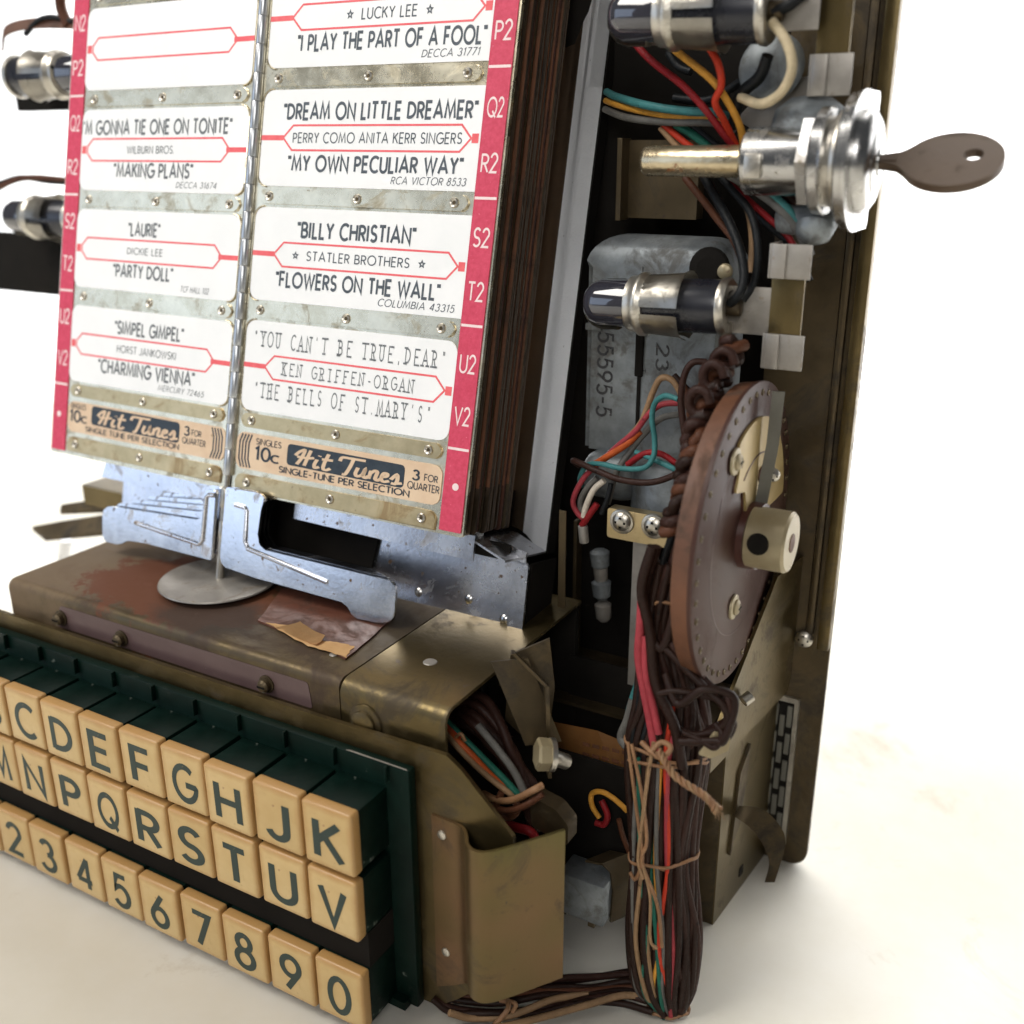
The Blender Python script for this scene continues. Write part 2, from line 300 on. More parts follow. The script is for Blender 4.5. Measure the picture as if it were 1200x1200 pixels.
# ------------------------------------------------------------------ stroke lettering
def arc(cx, cy, rx, ry, a0, a1, n=12):
    return [(cx + rx * math.cos(math.radians(a0 + (a1 - a0) * i / n)), cy + ry * math.sin(math.radians(a0 + (a1 - a0) * i / n))) for i in range(n + 1)]
G = {
 'A': (.80, [[(0, 0), (.40, 1), (.80, 0)], [(.15, .32), (.65, .32)]]),
 'B': (.56, [[(0, 0), (0, 1)], [(0, .96), (.27, .96)] + arc(.27, .735, .23, .225, 90, -90)[1:] + [(0, .51)], [(.05, .51), (.27, .51)] + arc(.30, .275, .26, .235, 90, -90)[1:] + [(0, .04)]]),
 'C': (.74, [arc(.46, .5, .46, .5, 48, 312, 20)]),
 'D': (.68, [[(0, 0), (0, 1)], [(0, .94), (.20, .94)] + arc(.20, .5, .48, .44, 90, -90, 16)[1:] + [(0, .06)]]),
 'E': (.50, [[(.50, 1), (0, 1), (0, 0), (.50, 0)], [(0, .52), (.45, .52)]]),
 'F': (.48, [[(.48, 1), (0, 1), (0, 0)], [(0, .50), (.43, .50)]]),
 'G': (.86, [arc(.48, .5, .47, .5, 48, 352, 22) + [(.95 * .96, .47), (.50, .47)]]),
 'H': (.62, [[(0, 0), (0, 1)], [(.62, 0), (.62, 1)], [(0, .52), (.62, .52)]]),
 'I': (.0, [[(0, 0), (0, 1)]]),
 'J': (.42, [[(.42, 1), (.42, .24)] + arc(.20, .24, .22, .24, 0, -165, 10)[1:]]),
 'K': (.58, [[(0, 0), (0, 1)], [(.55, 1), (.03, .45)], [(.20, .60), (.60, 0)]]),
 'L': (.44, [[(0, 1), (0, 0), (.44, 0)]]),
 'M': (.92, [[(0, 0), (.14, 1), (.46, .12), (.78, 1), (.92, 0)]]),
 'N': (.68, [[(0, 0), (0, 1), (.68, 0), (.68, 1)]]),
 'O': (.98, [arc(.49, .5, .49, .5, 90, 450, 26)]),
 'P': (.52, [[(0, 0), (0, 1)], [(0, .94), (.25, .94)] + arc(.25, .69, .27, .25, 90, -90)[1:] + [(0, .44)]]),
 'Q': (.98, [arc(.49, .5, .49, .5, 90, 450, 26), [(.55, .30), (.92, -.06)]]),
 'R': (.54, [[(0, 0), (0, 1)], [(0, .94), (.25, .94)] + arc(.25, .70, .27, .24, 90, -90)[1:] + [(0, .46)], [(.24, .46), (.54, 0)]]),
 'S': (.52, [arc(.27, .745, .24, .255, 30, 270, 14) + arc(.26, .255, .26, .235, 90, -150, 14)[1:]]),
 'T': (.58, [[(0, 1), (.58, 1)], [(.29, 1), (.29, 0)]]),
 'U': (.60, [[(0, 1), (0, .3)] + arc(.30, .30, .30, .30, 180, 360, 12)[1:] + [(.60, 1)]]),
 'V': (.68, [[(0, 1), (.34, 0), (.68, 1)]]),
 'W': (1.06, [[(0, 1), (.27, 0), (.53, .95), (.79, 0), (1.06, 1)]]),
 'X': (.62, [[(0, 0), (.62, 1)], [(0, 1), (.62, 0)]]),
 'Y': (.62, [[(0, 1), (.31, .48), (.62, 1)], [(.31, .48), (.31, 0)]]),
 'Z': (.58, [[(0, 1), (.58, 1), (0, 0), (.58, 0)]]),
 '0': (.56, [arc(.28, .5, .28, .5, 90, 450, 22)]),
 '1': (.18, [[(0, .82), (.18, 1), (.18, 0)]]),
 '2': (.54, [arc(.26, .73, .25, .27, 170, -20, 12) + [(.0, 0), (.54, 0)]]),
 '3': (.52, [arc(.25, .76, .21, .24, 160, -90, 12), arc(.25, .27, .26, .27, 88, -160, 12)]),
 '4': (.58, [[(.44, 0), (.44, 1)], [(.44, 1), (0, .26)], [(0, .26), (.58, .26)]]),
 '5': (.52, [[(.46, 1), (.13, 1), (.07, .56)] + arc(.25, .33, .26, .33, 130, -150, 14)[0:]]),
 '6': (.54, [[(.40, 1), (.06, .46)], arc(.27, .29, .26, .29, 90, 450, 20)]),
 '7': (.50, [[(0, 1), (.50, 1), (.13, 0)]]),
 '8': (.52, [arc(.26, .77, .20, .23, 90, 450, 18), arc(.26, .27, .26, .27, 90, 450, 18)]),
 '9': (.54, [[(.14, 0), (.48, .54)], arc(.27, .71, .26, .29, 90, 450, 20)]),
 '"': (.16, [[(.0, 1.02), (.02, .78)], [(.16, 1.02), (.18, .78)]]),
 "'": (.04, [[(.02, 1.02), (.0, .78)]]),
 '.': (.02, [[(0, -.02), (0, .10)]]), ',': (.04, [[(.04, .1), (0, -.14)]]), '-': (.34, [[(0, .42), (.34, .42)]]), ' ': (.22, []),
 'c': (.40, [arc(.24, .28, .24, .28, 50, 310, 14)]),
 '*': (.62, [[(.31 + .34 * math.cos(math.radians(90 + k * 36)) * (1 if k % 2 == 0 else .42), .48 + .36 * math.sin(math.radians(90 + k * 36)) * (1 if k % 2 == 0 else .42)) for k in range(11)]]),
}
def stroke(bm, pts, w, f, layer):
    """flat ribbon of width w round a 2D polyline; f maps (x, y, lift) to space"""
    n = len(pts)
    closed = n > 3 and abs(pts[0][0] - pts[-1][0]) < 1e-3 and abs(pts[0][1] - pts[-1][1]) < 1e-3
    L = []; 
    for i in range(n):
        p = pts[i]
        a = pts[i - 1] if i > 0 else (pts[-2] if closed else None); b = pts[i + 1] if i < n - 1 else (pts[1] if closed else None)
        d1 = V((p[0] - a[0], p[1] - a[1])).normalized() if a else None; d2 = V((b[0] - p[0], b[1] - p[1])).normalized() if b else None
        if d1 is None: d1 = d2
        if d2 is None: d2 = d1
        n1 = V((-d1.y, d1.x)); n2 = V((-d2.y, d2.x)); m = n1 + n2
        if m.length < .15: m = n1.copy(); k = 1
        else: m.normalize(); k = min(1 / max(m.dot(n1), .3), 2.2)
        L.append((bm.verts.new(f(p[0] + m.x * w / 2 * k, p[1] + m.y * w / 2 * k, layer)), bm.verts.new(f(p[0] - m.x * w / 2 * k, p[1] - m.y * w / 2 * k, layer))))
    for s, e in zip(L, L[1:]): bm.faces.new((s[0], s[1], e[1], e[0]))
def text(bm, s, O, U, W, N, h, width=None, weight=.14, track=.20, serif=False, align='l', lift=.012, slant=0, mono=False, italic=0):
    """lettering along U from O, cap height h; width squeezes the whole line to that length"""
    O = V(O); U = V(U); W = V(W); N = V(N); x = 0; items = []
    for ch in s:
        g = G.get(ch, G[' '])
        if mono: items.append((ch, x + (.62 - g[0] * .62) / 2, .62)); x += .84
        else: items.append((ch, x, 1)); x += g[0] + track + (.06 if ch in 'I1' else 0)
    total = x - track if not mono else x - .24
    sx = (width / total / h) if width else 1
    off = 0 if align == 'l' else (-total * sx * h / 2 if align == 'c' else -total * sx * h)
    for ch, cx, q in items:
        for k, st in enumerate(G.get(ch, G[' '])[1]):
            jx = random.uniform(-.02, .02) if serif else 0; jy = random.uniform(-.03, .03) if serif else 0
            def f(px, py, lay, cx=cx, q=q, jx=jx, jy=jy):
                return O + U * (off + (cx + jx + px * q + italic * py) * h * sx) + W * ((py + jy) * h) + N * (lift + lay * .0015)
            pts = st
            if len(pts) < 2: continue
            # widths are drawn in letter units
            stroke(bm, pts, weight, f, k % 4)
            if serif and ch in 'ABDEFHIKLMNPRTUVWXY':
                for e in (pts[0], pts[-1]):
                    if e[1] < .05 or e[1] > .95: stroke(bm, [(e[0] - .27, e[1]), (e[0] + .27, e[1])], weight * 1.0, f, 4 + k % 2)
    return total * sx * h

# ------------------------------------------------------------------ setting
TZ = -6.88; YE = 42.87
bm = bmn()
g = []
def sheet(name, prof, mat):
    bm = bmn(); g = []
    for (y, z) in prof: g.append([bm.verts.new((x, y, z)) for x in (-190, -60, 60, 190)])
    for a, b in zip(g, g[1:]):
        for k in range(3): bm.faces.new((a[k], a[k + 1], b[k + 1], b[k]))
    return obj(name, bm, mat, smooth=60, kind='structure', origin=(0, 0, TZ))
bm.free()
sheet('white_table', [(-90, TZ), (YE, TZ), (YE + .3, TZ - .3), (YE + .3, TZ - 2.5)], 'table')
sheet('white_backdrop', [(YE + 1, TZ - 2.5), (70, TZ - 2.5)] + [(70 + 40 * math.sin(a), TZ + 37.5 - 40 * math.cos(a)) for a in [i * PI / 16 for i in range(1, 9)]] + [(110, 190)], 'wall')

# ------------------------------------------------------------------ chassis
ch = thing('wallbox_chassis', (0, 8, TZ), 'olive brass sheet metal chassis standing on the white table and carrying all the parts', 'jukebox wallbox')
ch['_o'] = (0, 8, TZ)
bm = bmn()
prism(bm, [(5.3, TZ)] + [(7.9 - .55 + .55 * math.sin(a), TZ + .55 - .55 * math.cos(a)) for a in [i * PI / 12 for i in range(7)]] + [(7.9, 26), (5.3, 26)], (0, 12.38, 0), (1, 0, 0), (0, 0, 1), (0, 1, 0), .14)
bp = obj('back_frame', bm, 'brassdk', ch)
bm = bmn(); box(bm, 7.60, 7.93, 11.95, 12.36, .95, 26, .04); obj('frame_lip', bm, 'brass', bp, 40)
bm = bmn(); box(bm, 7.18, 7.42, 12.22, 12.36, 1.2, 26, .1); obj('raised_bead', bm, 'brassdk', bp, 40)
# top, bottom and left rails of the back frame (left one only partly in view)
bm = bmn(); box(bm, -1.2, 5.28, 12.40, 12.52, TZ, -5.2); obj('bottom_rail', bm, 'brassdk', bp)
# vent with slats
bm = bmn()
holeplate(bm, 6.28, 7.22, -6.2, -.98, [(6.42, 7.08, -6.02, -1.14)], 12.26, .1)
vn = obj('vent_frame', bm, 'nickel', bp)
bm = bmn(); box(bm, 6.42, 7.08, 12.33, 12.37, -6.02, -1.14); obj('vent_backing', bm, 'black', vn)
sl = None
for i in range(3):
    for j in range(5):
        x = 6.46 + i * .21; z = -1.28 - j * .95 - (i % 2) * .35
        if sl is None:
            bm = bmn(); box(bm, x, x + .15, 12.27, 12.33, z - .72, z, .015); sl = obj('vent_slat', bm, 'armgrey', bp); so = V(sl['_o'])
            base = (x, z)
        elif z - .72 > -6.0: copy_at(sl, bp, so + V((x - base[0], 0, z - base[1])))
# screws on the frame
def screw(bm, o, d, r, h=.12, seg=16):
    lathe(bm, o, d, [(0, r), (h * .45, r), (h * .8, r * .75), (h, r * .35)], seg)
    d_, u, w = frame_of(d); p = V(o) + d_ * h * .86
    for k in (u, w):
        pts = [p + k * r * .62 + (w if k is u else u) * r * .13, p + k * r * .62 - (w if k is u else u) * r * .13, p - k * r * .62 - (w if k is u else u) * r * .13, p - k * r * .62 + (w if k is u else u) * r * .13]
        vs = [bm.verts.new(q + d_ * .02) for q in pts]; f = bm.faces.new(vs); f.material_index = 1; f.tag = True
bm = bmn(); screw(bm, (7.16,12.34,1.04), (0, -1, 0), .26, .2); s0 = obj('screw', bm, ['nickel', 'black'], ch, 30)
copy_at(s0, ch, (7.07,12.3,3.95))
# dark lining behind the mechanism with openings through which the white shows
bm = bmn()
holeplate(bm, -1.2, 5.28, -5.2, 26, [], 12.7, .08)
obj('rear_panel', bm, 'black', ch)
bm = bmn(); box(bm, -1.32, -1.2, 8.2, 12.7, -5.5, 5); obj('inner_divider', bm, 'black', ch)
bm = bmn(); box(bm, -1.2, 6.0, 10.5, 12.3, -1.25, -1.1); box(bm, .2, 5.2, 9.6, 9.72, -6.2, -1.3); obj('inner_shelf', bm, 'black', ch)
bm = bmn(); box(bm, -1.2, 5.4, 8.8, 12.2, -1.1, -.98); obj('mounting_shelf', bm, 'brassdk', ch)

# slanting lower side box
F = V((6.20, 8.5, 0)); B = V((6.58, 12.37, 0)); U = (B - F).normalized(); Ln = (B - F).length; NX = V((U.y, -U.x, 0))
bm = bmn(); prism(bm, [(0, TZ), (Ln, TZ), (Ln, -.98), (0, -.98 + .0)], F - NX * .1, U, (0, 0, 1), NX, .1)
sb = obj('side_panel', bm, 'brass', ch)
bm = bmn(); box(bm, 4.9, 6.16, 8.5, 8.6, TZ, -1.0); obj('front_panel', bm, 'brassdk', ch)
bm = bmn(); prism(bm, rrect(1.75, 2.05, -6.35, -6.0, .05), F + NX * .003, U, (0, 0, 1), NX, .02); obj('side_slot', bm, 'black', sb)
# window in the side panel with its bent spring tab
bm = bmn()
prism(bm, roundpoly([(1.05, -2.2), (.78, -4.7), (1.45, -4.25), (1.75, -2.1), (1.6, -1.7)], .12), F + NX * .002, U, (0, 0, 1), NX, .025)
prism(bm, roundpoly([(.98, -2.2), (.70, -4.85), (.82, -4.7), (1.12, -2.2), (1.62, -1.6), (1.6, -1.5)], .05), F + NX * .003, U, (0, 0, 1), NX, .09)
obj('pressed_window', bm, 'brassdk', sb)
bm = bmn()
ea = spline([(6.38,9.6,-3.35), (7.03,9.7,-3.3), (7.57,9.75,-3.72), (7.76,9.8,-4.33), (7.57,9.8,-5.72)], 6); eb = spline([(6.36,9.3,-3.55), (6.8,9.45,-3.87), (7.15,9.55,-4.33), (7.39,9.6,-4.93), (7.3,9.7,-5.76)], 6)
va = [bm.verts.new(v) for v in ea]; vb = [bm.verts.new(v) for v in eb]
for k in range(len(va) - 1): bm.faces.new((va[k], va[k + 1], vb[k + 1], vb[k]))
bmesh.ops.solidify(bm, geom=bm.faces[:], thickness=.07)
obj('spring_tab', bm, 'brassdk', sb, 40)
# slanting plate above the lower box
bm = bmn(); F2 = V((6.28, 6.9, 0)); U2 = V((.6, 5.4, 0)).normalized(); N2 = V((U2.y, -U2.x, 0))
prism(bm, [(0, -.72), (5.25, -.72), (5.45, -.3), (5.45, 3.6), (3.6, 3.6), (0, .15)], F2 - N2 * .1, U2, (0, 0, 1), N2, .1)
obj('wheel_guard', bm, 'brass', ch)
bm = bmn(); cyl(bm, (6.58,8.4,0.74), (6.72,8.6,0.86), .16, 16); obj('guard_stud', bm, 'nickel', ch, 40)

# front mounting plate with slanted top corner and rolled edge
bm = bmn()
prism(bm, [(-17.5, -6.62), (1.0, -6.62), (1.6, -6.1), (2.4, -5.3), (3.28, -5.0), (3.28, -.47), (1.87, .90), (1.47, 1.17), (-2.0, 1.10), (-17.5, 1.10)], (0, 1.78, 0), (1, 0, 0), (0, 0, 1), (0, 1, 0), .12)
fp = obj('front_plate', bm, 'brass', ch)
pl = [(1.02, 1.72), (1.5, 1.70), (1.9, 1.66), (2.15, 1.45), (2.35, 1.18), (2.62, 1.05), (2.92, 1.14), (3.25, 1.50), (3.70, 2.14), (4.14, 2.78)]
bm = bmn(); P2 = spline([(x, y, -3.6) for x, y in pl], 5); rings = []
def ztop(x): return -.60
for i, p in enumerate(P2):
    t = (P2[min(i + 1, len(P2) - 1)] - P2[max(i - 1, 0)]).normalized(); n = V((t.y, -t.x, 0)) * .08
    zt = -.60; k = i / (len(P2) - 1); zb = -5.02 if k > .35 else -5.9 + .88 * k / .35
    rings.append([bm.verts.new((p.x, p.y, zb)), bm.verts.new((p.x, p.y, zt)), bm.verts.new((p.x - n.x, p.y - n.y, zt)), bm.verts.new((p.x - n.x, p.y - n.y, zb))])
for a, b in zip(rings, rings[1:]):
    for k in range(4): bm.faces.new((a[k], a[(k + 1) % 4], b[(k + 1) % 4], b[k]))
bm.faces.new(rings[0][::-1]); bm.faces.new(rings[-1])
obj('rolled_guard', bm, 'guard', ch, 50)
bm = bmn(); lathe(bm, (1.33,1.72,-1.07), (0, -1, 0), [(0, .13), (.04, .12), (.06, .06)], 14); rv = obj('rivet', bm, 'nickel', fp, 40)
copy_at(rv, fp, V(rv['_o']) + V((.02, 0, -3.55)))

# top covers of the box behind the keyboard
def cover(name, x0, x1, y0, y1, z0, z1, r, mat, open_right=False):
    bm = bmn(); prf = [(y0, z0)] + [(y0 + r - r * math.cos(a), z1 - r + r * math.sin(a)) for a in [i * PI / 12 for i in range(7)]] + [(y1, z1), (y1, z1 - .1)]
    prf += [(y0 + r - (r - .1) * math.cos(a), z1 - r + (r - .1) * math.sin(a)) for a in [i * PI / 12 for i in range(6, -1, -1)]] + [(y0 + .1, z0)]
    prism(bm, prf, (x0, 0, 0), (0, 1, 0), (0, 0, 1), (1, 0, 0), x1 - x0)
    return obj(name, bm, mat, ch, 40)
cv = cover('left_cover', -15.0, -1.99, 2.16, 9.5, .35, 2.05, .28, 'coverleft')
bm = bmn(); box(bm, -15.0, -14.9, 2.3, 9.5, -1, 1.95); obj('cover_end', bm, 'brassdk', cv)
cr = cover('right_cover', -1.93, 1.22, 2.13, 9.5, .40, 2.06, .38, 'brass')
# rust coloured label pasted over the cover: top sheet, front strip and the torn flap
bm = bmn(); prism(bm, roundpoly([(-12.9, .98), (-2.9, .98), (-3.0, 1.72), (-12.6, 1.72)], .1), (0, 2.145, 0), (1, 0, 0), (0, 0, 1), (0, 1, 0), .012); obj('label_strip', bm, 'labelmauve', cv)
def rag(pts, amt, n=7):
    out = []
    for a, b in zip(pts, pts[1:] + pts[:1]):
        for k in range(n):
            q = V(a).lerp(V(b), k / n); out.append(q + V((random.uniform(-amt, amt), random.uniform(-amt, amt), 0)))
    return out
def flat(pts, z, th):
    bm = bmn(); prism(bm, [(q.x, q.y) for q in pts], (0, 0, z), (1, 0, 0), (0, 1, 0), (0, 0, 1), th); return bm
obj('brown_card', flat(rag([(-6.11,3.74,2.09), (-2.49,3.12,2.09), (-2.89,5.88,2.09), (-5.97,6.95,2.09), (-7.04,5.75,2.09)], .025), 2.056, .05), 'card', cv)
obj('torn_paper', flat(rag([(-5.76,3.68,2.12), (-3.78,3.17,2.12), (-2.51,3.15,2.12), (-2.73,3.76,2.12), (-3.46,3.7,2.12), (-3.75,3.47,2.12), (-4.82,3.96,2.12)], .035), 2.108, .012), 'torn', cv)
bm = bmn(); A_, B_, C_, D_ = V((-5.35,3.57,2.13)), V((-3.61,3.24,2.13)), V((-3.64,3.71,2.2)), V((-4.98,4.22,2.13)); gr = []
for i in range(8):
    u_ = i / 7; row = []
    for j in range(6):
        w_ = j / 5; q = A_.lerp(B_, u_).lerp(D_.lerp(C_, u_), w_); q.z = 2.125 + .28 * max(0, u_ - .45) ** 1.5 * (.4 + .6 * w_) + random.uniform(-.008, .008); q.x += random.uniform(-.02, .02) + .04 * math.sin(u_ * 7 + w_ * 3); row.append(bm.verts.new(q))
    gr.append(row)
for a, b in zip(gr, gr[1:]):
    for j in range(5): bm.faces.new((a[j], b[j], b[j + 1], a[j + 1]))
bmesh.ops.solidify(bm, geom=bm.faces[:], thickness=.012)
obj('torn_flap', bm, 'torn', cv, 60)
for i, p in enumerate([(-12.6, 1.32), (-9.98, 1.28), (-4.42, 1.30)]):
    if i == 0:
        bm = bmn(); lathe(bm, (p[0], 2.14, p[1]), (0, -1, 0), [(0, .25), (.04, .25), (.045, .18), (.18, .18), (.24, .12), (.25, .04)], 20)
        f = [bm.verts.new((p[0] + a, 1.885, p[1] + b)) for a, b in ((-.13, -.03), (.13, -.03), (.13, .03), (-.13, .03))]; fc = bm.faces.new(f); fc.material_index = 1; fc.tag = True
        sc = obj('cover_screw', bm, ['brassdk', 'black'], cv, 35); q0 = V(sc['_o'])
    else: copy_at(sc, cv, q0 + V((p[0] + 12.6, 0, p[1] - 1.32)))
bm = bmn(); lathe(bm, (-1.15, 2.12, 1.12), (0, -1, 0), [(0, .50), (.05, .48), (.08, .35), (.16, .34), (.20, .25), (.21, .1)], 28); obj('dirty_washer', bm, 'brass', cr, 35)
bm = bmn(); lathe(bm, (-0.51,4.09,2.06), (0, 0, 1), [(0, .19), (.02, .17), (.022, .08)], 14); lathe(bm, (-2.97,3.19,2.06), (0, 0, 1), [(0, .12), (.02, .1)], 10); obj('paint_spot', bm, 'clip', cr)

# inside the open right end of the box
bm = bmn()
ribbon(bm, [(1.26,4.2,2.49), (2.25,4.2,0.37)], (.75, .66, 0), .95, .08)
ribbon(bm, [(1.83,4.2,2.95), (2.56,4.6,2.05), (2.66,4.6,-0.54)], (.8, .6, 0), .1, .3)
prism(bm, [(0, 0), (1.0, .5), (1.15, -.9), (.95, -3.0), (-.15, -1.9)], (1.49,4.8,2.45), (.9, .43, 0), (0, 0, 1), (-.43, .9, 0), .08)
obj('cavity_bracket', bm, 'brassdk', ch)
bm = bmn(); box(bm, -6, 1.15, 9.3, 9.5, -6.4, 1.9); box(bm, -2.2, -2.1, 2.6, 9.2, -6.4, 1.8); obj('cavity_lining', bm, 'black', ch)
bm = bmn(); prism(bm, roundpoly([(-.5, .4), (.25, .25), (.62, -.1), (.62, -.7), (-.4, -.5)], .1), (3.19,3.6,-1.02), (1, 0, 0), (0, 0, 1), (0, 1, 0), .5); obj('corner_tab', bm, 'brassdk', ch, 40)

# left hand bits of the chassis that stick out behind the levers
bm = bmn(); box(bm, (-19.72,8.8,2.46)[0], -13, 8.8, 8.95, (-19.88,8.8,1.74)[2], (-19.71,8.8,2.53)[2]); box(bm, (-19.72,8.8,2.46)[0], -13, 8.9, 11.4, (-19.71,8.8,2.53)[2] - .1, (-19.71,8.8,2.53)[2])
obj('left_bracket', bm, 'brass', ch)
bm = bmn(); q = V((-22.3,8.2,0.55)); prism(bm, [(0, 0), (1.0, -.5), (4.6, 1.4), (5.0, 2.6), (3.4, 2.2), (1.3, .9)], q, (1, 0, 0), (.12, .35, .42), (0, 0, -1), .18)
prism(bm, [(1.2, 1.1), (3.4, 2.0), (4.6, 2.8), (3.4, 2.9), (1.1, 1.5)], q + V((0, 0, .15)), (1, 0, 0), (.12, .35, .42), (0, 0, 1), .2)
obj('left_arm', bm, 'case' if False else 'brassdk', ch)
bm = bmn(); cyl(bm, (-20.92,8.6,0.13), (-21.33,8.6,-1.05), .22, 16); cyl(bm, (-20.94,8.6,0.01), (-17.98,8.6,-0.58), .02, 6); obj('left_pin', bm, 'chrome', ch, 40)
bm = bmn(); box(bm, -18.3, -14, 9.0, 9.2, -3, 1.6); obj('left_backing', bm, 'black', ch)

# ------------------------------------------------------------------ keyboard
kb = thing('selector_keyboard', (-8, 0, -6.5), 'three rows of cream letter and number keys on a dark green base', 'keyboard')
P_ = 1.6; KH = 1.757; Z2 = -1.922; Z3 = -4.7065
bm = bmn(); box(bm, -17, .60, 1.44, 1.74, -6.60, .62, .05)
for i in range(11): box(bm, -i * P_ - .03, -i * P_ + .03, 1.30, 1.45, .18, .64, .01)
box(bm, -17, .35, 1.2, 1.45, -6.60, -6.35)
obj('base_plate', bm, 'green', kb, 40)
bm = bmn(); box(bm, -16.0, -.07, .40, 1.44, -4.72, -3.66); obj('row_gap', bm, 'black', kb)  # black filler painted in for the shade between the key rows
bm = bmn(); prism(bm, [(-1.3, 0), (.55, 0), (.5, .035), (-1.2, .05)], (0, 1.46, .63), (1, 0, 0), (0, 1, 0), (0, 0, 1), .012); obj('chipped_edge', bm, 'clip', kb)
rows = ['ABCDEFGHJK', 'LMNPQRSTUV', '1234567890']
body0 = cap0 = None
for r, (row, zt) in enumerate(zip(rows, (0, Z2, Z3))):
    for i, chn in enumerate(row):
        n = 9 - i; x1 = -n * P_ - .045; x0 = x1 - P_ + .09
        org = ((x0 + x1) / 2, .8, zt - KH)
        dx = random.uniform(-.012, .012); dz = random.uniform(-.02, .02); dy = random.uniform(-.03, .03)
        if body0 is None:
            bm = bmn(); box(bm, x0 + .015, x1 - .015, .26, 1.44, zt - KH + .03, zt - .03, .04)
            body0 = obj('key', bm, 'green', kb, 40, origin=org); k_ = body0
            bm = bmn(); box(bm, x0, x1, 0, .36, zt - KH, zt, .085, seg=4)
            cap0 = obj('key_cap', bm, 'cream', k_, 50, origin=org)
        else:
            k_ = copy_at(body0, kb, org); c_ = copy_at(cap0, k_, org)
        k_['label'] = 'cream key marked ' + chn
        bm = bmn(); g_ = G[chn]; h = 1.03 if r < 2 else 1.06; w = {'J': .56, '1': .2, 'F': .62, 'E': .66, 'L': .6, 'P': .66, 'T': .74}.get(chn, .72 if r < 2 else .60)
        text(bm, chn, ((x0 + x1) / 2 - w / 2 + (.02 if r < 2 else 0), 0, zt - KH / 2 - h / 2 - .06), (1, 0, 0), (0, 0, 1), (0, -1, 0), h, width=max(w, .05), weight=.18 if r < 2 else .165, lift=.006)
        obj('letter' if r < 2 else 'numeral', bm, 'ink', k_)
        k_.location += V((dx, dy, dz)) * S; k_.rotation_euler = (0, random.uniform(-.008, .008), 0)

